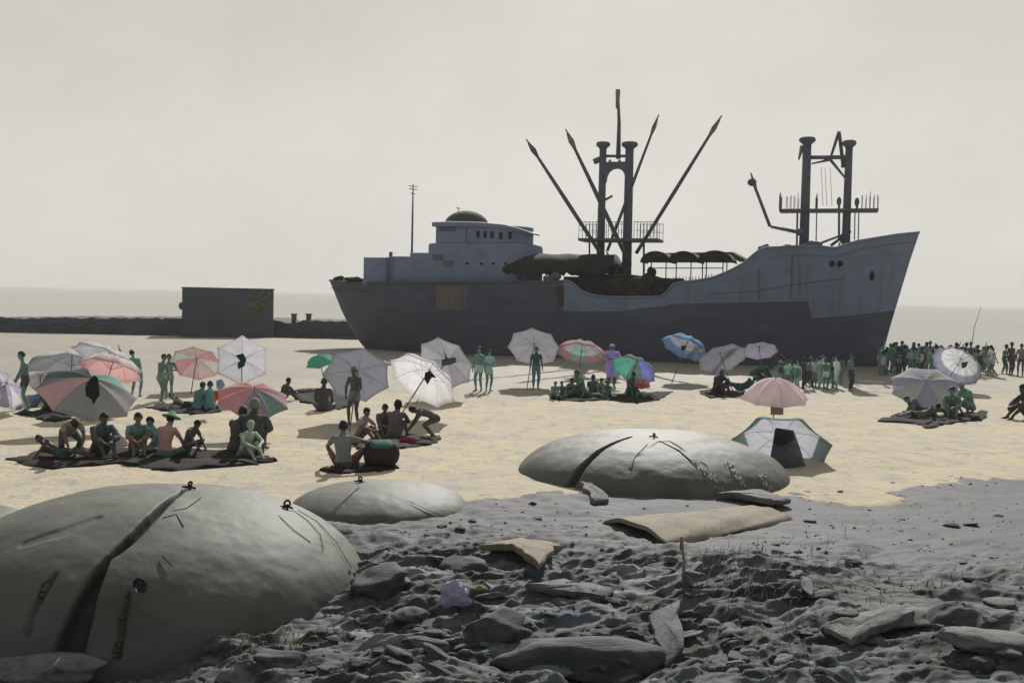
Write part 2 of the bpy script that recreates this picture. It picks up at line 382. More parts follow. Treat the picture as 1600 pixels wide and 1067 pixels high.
class Dome:
    def __init__(s, label, pxc, Y, R, H, grooves, n=300, m=110, lift=0.0, noise=.02, seed=1):
        c = at(pxc, 900, Y); s.c = Vector((c.x, Y, lift)); s.R = R; s.H = H
        az = np.linspace(0, 2*np.pi, n, endpoint=False); t = np.concatenate([np.linspace(0.0, np.pi/2, m), [np.pi/2]])
        T, A = np.meshgrid(t, az, indexing='ij')
        P = np.stack([R*np.sin(T)*np.cos(A), R*np.sin(T)*np.sin(A), H*np.cos(T)], -1)
        s.p = 2.12; rho = np.sin(T)**s.p + np.cos(T)**s.p; P = P*(rho**(-1/s.p))[...,None]
        N = np.stack([P[...,0]/R**2, P[...,1]/R**2, P[...,2]/H**2], -1); N[-1,:,2] = 0; N /= np.linalg.norm(N, axis=-1, keepdims=True)
        W = noise*fbm(P[...,0]*1.1, P[...,1]*1.1, P[...,2]*1.1, oct=4, seed=seed)
        s.crack = np.zeros(T.shape)
        for (pts, wd, dep) in grooves:
            q = [s.hit(*p) for p in pts]; q = [(np.array(v-s.c), k*(v-CAM).length/FPX) for v, k in zip(q, wd) if v is not None]
            best = np.full(T.shape, 9.0)
            if len(q) == 1: q = q*2
            jit = .25*fbm(P[...,0]*3, P[...,1]*3, P[...,2]*3, oct=3, seed=seed+5)
            for (a, wa), (b, wb) in zip(q[:-1], q[1:]):
                ab = b-a; L2 = max(1e-9, ab@ab); tt = np.clip(((P-a)@ab)/L2, 0, 1)
                d = np.linalg.norm(P-(a+tt[...,None]*ab), axis=-1); best = np.minimum(best, d/(wa+(wb-wa)*tt)+jit*.25)
            W = W - dep*(1-sstep(.35, 1.15, best)); s.crack = np.maximum(s.crack, (1-sstep(.78, 1.06, best))*(dep > .11))
        P = P + N*W[...,None]; P[-1,:,2] = -.7
        V = P.reshape(-1,3); F = []; I = []
        for i in range(len(t)-1):
            for k in range(n):
                k2 = (k+1)%n; F.append((i*n+k, (i+1)*n+k, (i+1)*n+k2, i*n+k2)); I.append(0)
        me = mesh('bunker_dome', V, F, I); s.o = link('bunker_dome', me, CONC, None, True, s.c); at_ = me.attributes.new('crack', 'FLOAT', 'POINT'); at_.data.foreach_set('value', s.crack.reshape(-1).astype(np.float32))
        tag(s.o, label, 'bunker', 'domed concrete bunkers half buried in the beach')
    def hit(s, px, py):
        d = ray(px, py).normalized(); o = CAM - s.c; k = Vector((1/s.R, 1/s.R, 1/s.H))
        O = Vector((o.x*k.x, o.y*k.y, o.z*k.z)); D = Vector((d.x*k.x, d.y*k.y, d.z*k.z))
        a = D.dot(D); b = O.dot(D); c = O.dot(O)-1; q = b*b-a*c
        h_ = CAM + d*((-b/a) if q < 0 else ((-b-math.sqrt(q))/a)) - s.c
        r_ = math.hypot(h_.x, h_.y)/s.R; z_ = max(0, h_.z)/s.H; k_ = (r_**s.p+z_**s.p)**(-1/s.p) if q >= 0 else 1
        return s.c + h_*k_
    def near(s, px, py, off=0.0):                # local point on the shell, pushed outward
        p = s.hit(px, py) - s.c; n = Vector((p.x/s.R**2, p.y/s.R**2, p.z/s.H**2)).normalized(); return p + n*off
    def wire(s, name, pts, r=.005, m=None, off=.012):
        mb = MB(); mb.tube([s.near(a[0]+(c_[0]-a[0])*k/6, a[1]+(c_[1]-a[1])*k/6, off) for a, c_ in zip(pts[:-1], pts[1:]) for k in range(7 if c_ is pts[-1] else 6)], r, 6); return mb.build(name, m or RUST, s.o)
    def lug(s, px, py, r=.06):                   # an iron lifting loop on a stub
        p = s.near(px, py, 0); mb = MB()
        mb.tube([p-Vector((0,0,.08)), p+Vector((0,0,.06))], .018, 8)
        mb.tube([p+Vector((r*math.cos(a), .02*math.sin(a), .07+r*math.sin(a))) for a in np.linspace(-1.2, 4.3, 14)], .016, 6)
        mb.tube([p+Vector((-.11,.02,.02)), p+Vector((0,0,.03)), p+Vector((.08,-.02,.01))], .016, 6)
        return mb.build('lifting_loop', DARKIRON, s.o)
d1 = Dome('largest cracked grey concrete bunker dome filling the lower left, split by a wide dark crack', 240, 13.7, 2.92, 1.56,
    [([(298,760),(268,780),(240,808),(212,836),(186,860),(172,872)], [3,6,9,10,8,4], .16),
     ([(172,870),(156,895),(138,930),(124,965),(112,1000),(104,1040)], [4,9,15,19,22,24], .20),
     ([(90,896),(72,925),(52,960),(44,990)], [3,5,6,7], .07),
     ([(203,925),(196,955),(190,990),(184,1025)], [3,4,5,6], .07),
     ([(218,912),(222,920)], [6,6], .08),
     ([(150,812),(95,835),(45,852)], [12,16,12], .02)], n=720, m=250, seed=3, lift=-.38)
d1.lug(297, 764, .022); d1.lug(445, 797, .04)
d1.wire('bent_wire', [(268,801),(290,797),(305,786),(314,779)]); d1.wire('bent_wire', [(254,812),(275,806),(286,826)])
d1.wire('hanging_wire', [(452,800),(475,816),(495,838),(500,862)]); d1.wire('hanging_wire', [(460,800),(490,818),(520,850),(545,890)])
d1.wire('hanging_wire', [(430,808),(455,832),(480,850)]); d1.wire('iron_bar', [(253,870),(268,887)], .007)
mb = MB(); p = d1.near(220,912,.0); mb.tube([p+Vector((.06*math.cos(a),-.03,.06*math.sin(a))) for a in np.linspace(-.3,3.6,12)], .02, 6); mb.build('iron_hoop', DARKIRON, d1.o)
for pts in ([(82,899),(66,930)], [(197,930),(186,1000),(180,1024)], [(545,893),(556,905)]):
    mb = MB()
    for i in range(len(pts)-1):
        for k in range(9):
            t = k/8; q = d1.near(pts[i][0]+(pts[i+1][0]-pts[i][0])*t+random.uniform(-4,4), pts[i][1]+(pts[i+1][1]-pts[i][1])*t, -.01)
            r = random.uniform(.012,.035); mb.ellipsoid(q, (r, r, r*.8), 7, 5)
    mb.build('moss_strip', MOSS, d1.o)['kind'] = 'stuff'
d2 = Dome('small low uncracked bunker dome behind the largest one, with one bent iron hook on top', 594, 18.55, 1.63, .52, [([(540,790),(562,762)], [1.5,1.5], .02)], n=220, m=80, seed=9, lift=-.08)
d2.lug(563, 754, .03); d2.wire('hanging_wire', [(561,762),(545,778),(520,800)], .007); d2.wire('hanging_wire', [(640,785),(665,797),(690,806)], .005)
d3 = Dome('mid sized cracked bunker dome beside the teal rimmed parasol, streaked with white', 1015, 22.8, 3.02, 1.06,
    [([(985,682),(958,692),(934,708),(914,728),(898,750),(886,775)], [3,4,6,7,9,10], .13), ([(1026,692),(1045,690),(1062,700),(1090,728)], [1.5,1.5,2,1.5], .03), ([(1024,694),(1000,712),(985,735)], [1.5,1.2,1.2], .02)], n=520, m=190, seed=15, lift=-.14)
d3.lug(1022, 684, .02); d3.wire('hanging_wire', [(1030,690),(1060,705),(1088,730)], .010); d3.wire('hanging_wire', [(1012,695),(992,716),(985,738)], .006)
SALT = mat('whitewash', srgb(205,206,198,.5), rough=.9, var=.35, scale=12)
def streak(D, pts, wpx, seed):                   # flaking whitewash drips, thin raised patches
    rr = random.Random(seed); mb = MB()
    for i in range(26):
        t = rr.random(); j = t*(len(pts)-1); a = int(min(j, len(pts)-2)); f = j-a
        x = pts[a][0]*(1-f)+pts[a+1][0]*f + rr.gauss(0, wpx); y = pts[a][1]*(1-f)+pts[a+1][1]*f + rr.gauss(0, wpx*.6)
        l = rr.uniform(2, 6); q = [D.near(x, y, .004), D.near(x+l*.35, y+l*.8, .006), D.near(x+l*.6, y+l*1.3, .004)]
        w_ = rr.uniform(.008,.022); mb.tube(q, [w_*.5, w_, w_*.3], 5)
    mb.build('whitewash_streak', SALT, D.o)['kind'] = 'stuff'
streak(d3, [(1092,722),(1108,742),(1120,762)], 4, 1); streak(d3, [(1130,720),(1145,738),(1156,758)], 4, 2); streak(d3, [(1185,742),(1204,765)], 3, 3)
d4 = Dome('grey bunker dome mostly cut off by the left edge, behind the largest one', -62, 16.2, 1.02, .36, [], n=120, m=50, seed=23)

# ------------------------------------------------------------------ rubble in front
ROCKM = [mat('dark_rock', srgb(70,73,74,.9), rough=.75, var=.3, scale=5, bump=.6, bscale=14, col2=srgb(98,98,94,.7), c2scale=3),
         mat('mid_rock', srgb(98,102,107,.8), rough=.8, var=.3, scale=5, bump=.6, bscale=14, col2=srgb(70,72,74,.68), c2scale=3),
         mat('pale_rock', srgb(150,149,148,.55), rough=.85, var=.25, scale=4, bump=.6, bscale=12, col2=srgb(112,112,112,.5), c2scale=2.5),
         mat('tan_slab', srgb(168,154,134,.55), rough=.85, var=.22, scale=4, bump=.5, bscale=12, col2=srgb(128,122,114,.55), c2scale=2),
         mat('lilac_slab', srgb(140,136,140,.55), rough=.85, var=.22, scale=4, bump=.5, bscale=12, col2=srgb(110,108,112,.5), c2scale=2)]
def rock_mesh(seed, sub=3, flat=.6, ang=.5):
    bm = bmesh.new(); bmesh.ops.create_icosphere(bm, subdivisions=sub, radius=1)
    co = np.array([v.co[:] for v in bm.verts])
    rr = np.random.default_rng(seed)
    for k in range(9):                            # a few planar cuts make it angular
        n = rr.normal(size=3); n /= np.linalg.norm(n); lim = rr.uniform(.55,.9)
        dd = co@n; over = np.maximum(0, dd-lim); co -= n*(over*ang*1.7).clip(max=dd.max())[:,None]
    co *= (1+.16*fbm(co[:,0]*1.2+seed, co[:,1]*1.2, co[:,2]*1.2, oct=4, seed=seed))[:,None]
    co *= rr.uniform(.75, 1.2, size=3)*np.array([1,1,flat])
    for v, c in zip(bm.verts, co): v.co = c
    me = bpy.data.meshes.new('stone'); bm.to_mesh(me); bm.free(); return me
def boulder(px, py, wpx, hpx, mi, label, seed, name='boulder', deep=.8, rz=0, sink=.35, group=None, cat='boulder'):
    p = on_ground(px, py); d = (p-CAM).length; me = rock_mesh(seed, 4, .7); o = link(name, me, ROCKM[mi])
    w_ = wpx/FPX*d/2; h_ = hpx/FPX*d/2; o.scale = (w_, w_*deep, h_*1.5); o.rotation_euler = (0,0,rz); o.location = p + Vector((0, w_*deep*.6, h_*(1-2*sink)))
    return tag(o, label, cat, group)
boulder(594, 932, 100, 70, 0, 'large dark boulder against the right foot of the largest bunker dome', 41, rz=.3)
boulder(722, 893, 85, 34, 0, 'dark flat boulder left of the tan broken slab', 42, rz=-.2)  # boulder added to stand for a dark hollow
boulder(905, 1064, 320, 84, 0, 'biggest dark smooth boulder at the bottom centre edge', 43, deep=.35, sink=.3)  # boulder added for the large dark hollow at the edge
boulder(772, 1000, 100, 60, 0, 'dark rounded boulder just up the slope from the biggest one', 44)
boulder(1405, 985, 180, 36, 2, 'pale grey broad boulder at the lower right', 45, rz=.25, deep=.5)
boulder(1560, 1020, 140, 30, 2, 'pale grey boulder in the lower right corner', 46, rz=-.2)
boulder(1345, 1005, 85, 46, 0, 'dark angular boulder tucked against the pale broad one', 47, rz=-.5)
boulder(735, 958, 40, 36, 0, 'dark upright stone right of the lilac plastic bag', 48)
boulder(645, 972, 60, 30, 1, 'grey rounded stone below the dark boulder beside the bunker', 49)
boulder(1325, 965, 34, 22, 3, 'small tan chip of rock on the grassy mound', 50, rz=.6)
boulder(1535, 1048, 44, 26, 0, 'small black block near the lower right corner', 51)
boulder(420, 1045, 130, 40, 1, 'grey boulder at the bottom edge in front of the largest bunker dome', 52, deep=.5)
boulder(60, 1062, 170, 46, 2, 'pale boulder in the lower left corner', 53, deep=.4)
def slab(pts, lifts, th, mi, label, seed, name='concrete_slab', cat='slab'):
    """broken slab: px outline on the ground, lifted at its corners, with thickness and a worn top"""
    rr = random.Random(seed); P = []
    for i in range(len(pts)):
        a, b = pts[i], pts[(i+1)%len(pts)]; la, lb = lifts[i], lifts[(i+1)%len(pts)]
        pa, pb = on_ground(*a), on_ground(*b)
        for k in range(6):
            t = k/6; q = pa.lerp(pb, t); q.z += la*(1-t)+lb*t; e = (pb-pa).length*.03
            P.append(q + Vector((rr.uniform(-e,e), rr.uniform(-e,e), rr.uniform(-e,e)*.3)))
    c = sum(P, Vector())/len(P); rings = []
    for s_, dz in ((.02,th+.02),(.5,th+.012),(.94,th),(1,th-.02),(1.0,.0),(.96,-.03),(.02,-.03)):
        rings.append([c.lerp(q, s_) - c + Vector((0,0,dz+rr.uniform(-.008,.008))) for q in P])
    mb = MB(); mb.loft(rings); o = mb.build(name, ROCKM[mi], None, True, loc=c, auto=.6); return tag(o, label, cat)
slab([(752,862),(815,850),(873,858),(840,906),(800,880)], [.05,.03,.03,.16,.22], .07, 3, 'tan broken slab tilted on the rubble in the centre foreground', 3)
slab([(1118,779),(1185,774),(1234,792),(1205,800),(1160,786)], [.05,.06,.08,.16,.1], .08, 4, 'lilac grey flat slab at the right foot of the mid sized bunker', 4)
slab([(905,764),(925,764),(952,785),(930,790)], [.1,.1,.02,.05], .07, 4, 'narrow grey slab leaning at the crack of the mid sized bunker', 5)
slab([(1012,968),(1060,955),(1068,1030),(1040,1045)], [.02,.12,.1,.0], .05, 1, 'grey upright panel wedged right of the biggest dark boulder', 6)
slab([(820,918),(880,910),(960,925),(950,940),(880,932)], [.02,.02,.03,.04,.03], .04, 1, 'long grey slab lying below the tan broken one', 7)
slab([(1290,1000),(1400,965),(1425,975),(1330,1015)], [.1,.12,.1,.06], .07, 2, 'pale slab lying across the rocks at the lower right', 8)
def arch():
    a0, a1 = on_ground(942,818), on_ground(1042,852); b0, b1 = on_ground(1165,793), on_ground(1240,812)
    n = 22; m = 18; V = []; F = []
    for sgn, th in ((0,0),(1,-.075)):
        for i in range(m+1):
            t = i/m; p0 = a0.lerp(b0, t); p1 = a1.lerp(b1, t); h = .22*(1-t)+.13*t
            for k in range(n+1):
                q = math.pi*k/n; u = .5-.5*math.cos(q); p = p0.lerp(p1, u); p = p + (p0.lerp(p1,.5)-p)*(.07 if sgn else 0)
                V.append(p + Vector((0,0,(h+th)*math.sin(q) - .02 + .012*math.sin(9*t+k))))
    A = (m+1)*(n+1); g = lambda s_, i, k: s_*A+i*(n+1)+k
    for i in range(m):
        for k in range(n):
            F.append((g(0,i,k), g(0,i+1,k), g(0,i+1,k+1), g(0,i,k+1))); F.append((g(1,i,k), g(1,i,k+1), g(1,i+1,k+1), g(1,i+1,k)))
    for i in (0, m):
        for k in range(n): F.append((g(0,i,k), g(0,i,k+1), g(1,i,k+1), g(1,i,k)))
    for k in (0, n):
        for i in range(m): F.append((g(0,i,k), g(1,i,k), g(1,i+1,k), g(0,i+1,k)))
    me = mesh('concrete_arch', V, F); bm = bmesh.new(); bm.from_mesh(me); bmesh.ops.recalc_face_normals(bm, faces=bm.faces)
    for e in bm.edges:
        if len(e.link_faces)==2 and e.calc_face_angle(0) > .7: e.smooth = False
    bm.to_mesh(me); bm.free()
    o = link('concrete_arch', me, mat('sandy_concrete', srgb(196,186,166,.45), rough=.9, var=.18, scale=3, bump=.4, bscale=12, col2=srgb(160,152,140,.5), c2scale=1.6))
    tag(o, 'half buried sand coloured arched slab open at its dark left end', 'slab')
arch()
# stake, plastic bag, wrapper
p = on_ground(1068, 915); mb = MB(); q = p + Vector((-.04,.02,.62)); mb.tube([p-Vector((0,0,.2)), p.lerp(q,.5)+Vector((.02,0,0)), q], [.026,.022,.017], 8)
st = mb.build('wooden_stake', mat('grey_wood', srgb(150,148,140,.75), rough=.9, var=.3, scale=12, stretch=(1,1,.15)))
mb = MB(); mb.tube([q-Vector((0,0,.16)), q+Vector((0,0,.01))], [.020,.019], 8); mb.build('painted_tip', mat('ochre_paint', srgb(170,146,92,.6), rough=.8, var=.2), st)
tag(st, 'thin grey wooden stake with an ochre tip standing in the dry grass', 'stake')
def crumple(px, py, wpx, hpx, col, label, seed, name, cat, k=.6):
    p = on_ground(px, py+hpx*.45); d = (p-CAM).length; bm = bmesh.new(); bmesh.ops.create_icosphere(bm, subdivisions=4, radius=1)
    for v in bm.verts:
        c = v.co.copy(); f = 1+.3*float(fbm(np.array([c.x*1.5+seed]), np.array([c.y*1.5]), np.array([c.z*1.5]), oct=3, seed=seed)[0]) - .22*abs(float(vnoise(np.array([c.x*3.4]), np.array([c.y*3.4+seed]), np.array([c.z*1.4]), seed=seed+2)[0]))
        v.co = c*f
    me = bpy.data.meshes.new(name); bm.to_mesh(me); bm.free()
    o = link(name, me, mat(name+str(seed), srgb(*col,k), rough=.4, var=.12, scale=4, transl=.3)); w_ = wpx/FPX*d/2; o.scale = (w_, w_*.7, hpx/FPX*d/2); o.location = p+Vector((0,0,hpx/FPX*d*.38)); return tag(o, label, cat)
crumple(710, 926, 46, 38, (196,186,214), 'crumpled lilac plastic bag lying among the dark stones', 1, 'plastic_bag', 'bag', .75)
crumple(746, 922, 26, 16, (166,152,92), 'small crumpled ochre wrapper beside the lilac plastic bag', 2, 'wrapper', 'litter')
# loose stones: eight shapes, copied
STONES = [rock_mesh(100+i, 3, .55) for i in range(8)]
def stone(px, py, wpx, hk=.5, mi=0, name='stone', label='small dark stone lying loose on the grey shingle', group='loose dark stones on the shingle'):
    p = on_ground(px, py); d = (p-CAM).length
    me = STONES[random.randrange(8)]; o = bpy.data.objects.new(name, me); COL.objects.link(o)
    if not me.materials: me.materials.append(ROCKM[0])
    o.material_slots[0].link = 'OBJECT'; o.material_slots[0].material = ROCKM[mi]
    w_ = wpx/FPX*d/2; o.scale = (w_, w_*random.uniform(.6,.9), w_*hk); o.rotation_euler = (random.uniform(-.2,.2), random.uniform(-.2,.2), random.uniform(-.5,.5)); o.location = p+Vector((0,0,w_*hk*.25))
    tag(o, label, 'stone', group); return o
for m_ in STONES: m_.polygons.foreach_set('use_smooth', [True]*len(m_.polygons))
for (x, y, w_) in [(1265,815,20),(1212,851,17),(1248,863,15),(1410,812,11),(1488,822,26),(1515,820,24),(1560,806,16),(1507,881,20),(1520,908,28),(1358,797,8),(1312,768,10),(1395,754,8),(1290,773,6),(1485,850,8),(1335,878,30),
                   (737,815,15),(720,826,20),(690,823,18),(738,812,14),(668,836,14),(660,852,16),(645,866,14),(610,858,18),(700,834,10),(730,842,10),(690,850,10),(590,845,12),(560,850,14),(840,810,22),(833,787,20),
                   (630,960,22),(655,985,20),(675,990,36),(612,968,24),(505,985,22),(550,995,14),(578,976,14),(522,1000,30),(590,1020,24),(620,1036,28),(560,1040,40),(680,1045,46),(480,1010,20),(700,1010,26),(760,965,34),(640,1002,22),(505,1045,34),(800,960,30),(820,975,22),(860,962,34),(905,950,26),(960,940,30),(1165,1000,26),(1230,1030,28),(1260,990,22),(1440,1030,30),(1500,1000,26)]:
    stone(x, y, w_, random.uniform(.4,.6))
for i in range(90):
    while True:
        x = random.uniform(440, 1080); y = random.uniform(800, 1066)
        if y > 800 + max(0, (700-x))*.35 + (0 if x > 580 else 110) and not (750<x<880 and 845<y<905) and not (930<x<1250 and 790<y<855): break
    stone(x, y, random.choice([6,7,8,9,10,13,17])*(.6+.8*(y-780)/290), random.uniform(.4,.65), random.choice([0,0,1]))
for i in range(34):
    x = random.uniform(1240,1598); y = random.uniform(790,1060); stone(x, y, random.choice([5,6,7,9,12])*(.6+.9*(y-780)/290), .45, random.choice([0,1]))
for i in range(18):
    x = random.uniform(1080,1590); y = random.uniform(920,1062)
    stone(x, y, random.uniform(22,60), random.uniform(.35,.6), random.choice([1,2,2]), 'stone', 'pale or mid grey stone bedded in the rocky lower right corner', 'pale stones of the lower right')
SHARD = [rock_mesh(300+i, 3, .35, .8) for i in range(7)]
for m_ in SHARD: m_.polygons.foreach_set('use_smooth', [True]*len(m_.polygons)); m_.materials.append(ROCKM[0])
BLUEROCK = mat('bluish_rock', srgb(122,132,140,.72), rough=.75, var=.25, scale=4, bump=.6, bscale=12, col2=srgb(84,89,92,.62), c2scale=2.5)
for i in range(120):                              # broken shards merging into the bank in the centre
    while True:
        x = random.uniform(560, 1290); y = random.uniform(845, 1064)
        if y > 845+max(0, 800-x)*.45-30 and not (740<x<880 and 845<y<910) and not (930<x<1250 and 790<y<860) and not (690<x<760 and 895<y<950): break
    p = on_ground(x, y); d = (p-CAM).length; me = SHARD[random.randrange(7)]; o = bpy.data.objects.new('rubble_shard', me); COL.objects.link(o)
    o.material_slots[0].link = 'OBJECT'; o.material_slots[0].material = random.choice([ROCKM[0],ROCKM[0],ROCKM[1],BLUEROCK,BLUEROCK,ROCKM[2]])
    w_ = random.choice([24,30,36,44,60,80])/FPX*d/2*(.5+.6*(y-820)/240); o.scale = (w_, w_*random.uniform(.35,.6), w_*random.uniform(.4,.7)); o.rotation_euler = (random.uniform(-.4,.4), random.uniform(-.35,.35), random.gauss(.5 if x > 900 else -.4,.5)); o.location = p+Vector((0,0,w_*.06))
    tag(o, 'broken rubble shard bedded among others in the grey heap of the centre foreground', 'rubble', 'broken shards of the rubble heap')
# pebbles and shells nobody could count
def pebbles(name, n, xr, yr, mi, lo, hi, seed, mats):
    rr = np.random.default_rng(seed); mb_v = []; mb_f = []; base = [Vector(v) for v in ((1,0,0),(0,1,0),(-1,0,0),(0,-1,0),(0,0,.7),(0,0,-.5))]
    fc = [(0,1,4),(1,2,4),(2,3,4),(3,0,4),(1,0,5),(2,1,5),(3,2,5),(0,3,5)]
    xs = rr.uniform(*xr, n); ys = rr.uniform(*yr, n); G = []
    for x, y in zip(xs, ys):
        p = gd(x, y); G.append((p.x, p.y))
    G = np.array(G); Zg = np.maximum(beach_z(G[:,0], G[:,1]), shingle_z(G[:,0], G[:,1])) if yr[1] > 760 else beach_z(G[:,0], G[:,1])
    keep = np.ones(n, bool)
    if yr[1] > 760: keep = shingle_z(G[:,0], G[:,1]) > beach_z(G[:,0], G[:,1])+.01
    for (x, y), z, kp in zip(G, Zg, keep):
        if not kp: continue
        s_ = rr.uniform(lo, hi); a = rr.uniform(0, 6.28); ca, sa = math.cos(a), math.sin(a); ax = (s_*rr.uniform(.8,1.6), s_*rr.uniform(.6,1), s_*rr.uniform(.4,.9)); b = len(mb_v)
        for v in base: mb_v.append((x+(v.x*ax[0]*ca-v.y*ax[1]*sa), y+(v.x*ax[0]*sa+v.y*ax[1]*ca), z+v.z*ax[2]+s_*.15))
        mb_f += [tuple(i+b for i in f) for f in fc]
    o = link(name, mesh(name, mb_v, mb_f), mats, None, False); o['kind'] = 'stuff'; return o
tag(pebbles('pebbles', 1200, (-20,1620), (765,1075), 0, .012, .04, 5, ROCKM[1]), 'small grey pebbles strewn over the shingle bank', 'pebbles')
tag(pebbles('pale_pebbles', 350, (380,1620), (800,1075), 0, .01, .035, 6, ROCKM[2]), 'pale pebbles and broken shell strewn over the shingle bank', 'pebbles')
tag(pebbles('beach_litter', 1200, (-20,1620), (605,765), 0, .02, .07, 7, mat('sea_litter', srgb(120,116,112,.5), var=.3)), 'scraps of weed and grit strewn over the dry sand', 'litter')
def grass(name, n, cx, cy, sx_, sy_, h, col, seed, lean=.6):
    rr = random.Random(seed); V = []; F = []
    for i in range(n):
        x = rr.gauss(cx, sx_); y = rr.gauss(cy, sy_)
        p = gd(x, y); p.z = ground_at(p.x, p.y) - .01; a = rr.uniform(0, 6.28); hh = h*rr.uniform(.4,1.3); d = Vector((math.cos(a)+lean, math.sin(a)*.6-.25, 0))*hh*rr.uniform(.25,.75)
        wv = Vector((-math.sin(a), math.cos(a), 0))*.006; b = len(V)
        V += [p-wv, p+wv, p+d*.4+wv*.7+Vector((0,0,hh*.7)), p+d*.4-wv*.7+Vector((0,0,hh*.7)), p+d+Vector((0,0,hh*.85))]; F += [(b,b+1,b+2,b+3),(b+3,b+2,b+4)]
    o = link(name, mesh(name, V, F), mat(name+'_blades', srgb(*col,.5), rough=.9, var=.35, scale=3, transl=.2), None, False); o['kind'] = 'stuff'; return o
tag(grass('dry_grass', 200, 1165, 935, 75, 45, .20, (158,158,146), 3), 'dry grey grass matted over the mound right of centre', 'grass')
tag(grass('beach_grass', 90, 1420, 920, 90, 22, .11, (92,96,84), 4), 'dark low grass growing in streaks across the right bank', 'grass')
tag(grass('green_weed', 420, 400, 1000, 55, 14, .09, (112,128,84), 5, .2), 'green weed growing along the foot of the largest bunker', 'weed')
# ------------------------------------------------------------------ jetty with its block house (far left)
JM = mat('jetty_concrete', srgb(66,70,79,1.4), rough=.9, var=.18, scale=.8, bump=.4, bscale=4, col2=srgb(66,72,60,1.7), c2lo=.55, c2hi=.7, c2scale=.35)
MOSSY = mat('mossy_growth', srgb(84,92,66,1.1), rough=1, var=.4, scale=3, bump=.6, bscale=8)
YJ = 90.0
def xat(px, Y=YJ): return at(px, 500, Y).x
def prof_block(name, pts, y0, y1, m, parent=None, jag=0, z0=-1.2, seed=1):
    """wall with a ragged px top line, real depth"""
    rr = random.Random(seed); top = []
    for (a, b) in zip(pts[:-1], pts[1:]):
        k = max(1, int(abs(b[0]-a[0])/6)) if jag else 1
        for i in range(k):
            t = i/k; q = at(a[0]+(b[0]-a[0])*t, a[1]+(b[1]-a[1])*t, y0); top.append((q.x, q.z+rr.uniform(-jag,jag)))
    q = at(*pts[-1], y0); top.append((q.x, q.z)); mb = MB(); n = len(top)
    rings = [[Vector((x, y0, z0)), Vector((x, y0, z-.06)), Vector((x, y0+.06, z)), Vector((x, y1, z)), Vector((x, y1, z0))] for x, z in top]
    mb.loft(rings); return mb.build(name, m, parent, False)
jet = prof_block('jetty_wall', [(-300,500),(0,498),(60,497),(84,496),(120,496.5),(176,497.5),(240,497),(290,499),(430,500),(445,505),(480,500),(566,503),(620,506)], YJ, YJ+7, JM, None, .08)
tag(jet, 'long low dark concrete jetty wall running out from behind the ship to the left edge', 'jetty')
mb = MB()
for i in range(60):
    x = xat(random.uniform(-40, 180)); mb.ellipsoid((x, YJ-.05, random.uniform(-.2,1.15)), (random.uniform(.2,.9), .14, random.uniform(.08,.2)), 8, 6)
mb.build('rubble_facing', JM, jet, False)
mb = MB()
for i in range(70):
    x = xat(random.choice([random.uniform(250,430), random.uniform(330,430), random.uniform(420,560)])); mb.ellipsoid((x, YJ-.05, random.uniform(-.35,-.05)), (random.uniform(.2,.5), .3, random.uniform(.1,.3)), 8, 6)
mb.build('weed_growth', MOSSY, jet, False)
a = at(288, 451, YJ-3); b = at(426, 453, YJ-3); g = gd(288, 525)
los_ = Vector((a.x+b.x, 2*(YJ-3), 0)).normalized(); fr_ = Vector((los_.y, -los_.x, 0)); wd_ = (b.x-a.x)*.5*1.0; cf = Vector(((a.x+b.x)/2, YJ-3, 0))
def hut(e, z0, z1): return [[cf+fr_*(sx_*(wd_+e))+los_*q+Vector((0,0,z)) for sx_, q in ((-1,-e),(1,-e),(1,6+e),(-1,6+e))] for z in (z0, z1)]
hs_ = MB(); hs_.loft(hut(0, -1.2, a.z)); house = hs_.build('block_house', JM, None, False, .05); tag(house, 'dark windowless block house standing on the jetty', 'building')
mb = MB(); mb.loft(hut(.06, a.z+.003, a.z+.14)); mb.build('roof_slab', JM, house, False, .03)
mb = MB(); rr = random.Random(4)
for i in range(46):
    q = at(min(420, rr.gauss(401, 11)), rr.gauss(475, 11), YJ-3); k_ = (q-cf).dot(fr_); v_ = cf+fr_*k_; mb.ellipsoid((v_.x, v_.y, q.z), (rr.uniform(.1,.3), .09, rr.uniform(.1,.3)), 8, 6)
mb.build('moss_patch', MOSSY, house)['kind'] = 'stuff'
mb = MB(); q = at(286, 478, YJ-3); v_ = cf-fr_*(wd_+.1)+los_*1.0; mb.ellipsoid((v_.x, v_.y, q.z), (.22,.3,.32), 8, 6); mb.build('wall_bracket', JM, house, False, .03)
for px in (459.5, 482.5):
    q = at(px, 497, YJ+1); mb = MB(); mb.box(q.x-.2, q.x+.2, YJ+.8, YJ+1.2, .9, q.z+.28); mb.box(q.x-.26, q.x+.26, YJ+.74, YJ+1.26, q.z+.282, q.z+.4)
    o = mb.build('mooring_post', MOSSY, None, False, .02); tag(o, 'left of two squat mossy mooring posts on the jetty' if px < 470 else 'right of two squat mossy mooring posts on the jetty, nearer the ship', 'post', 'mooring posts on the jetty')

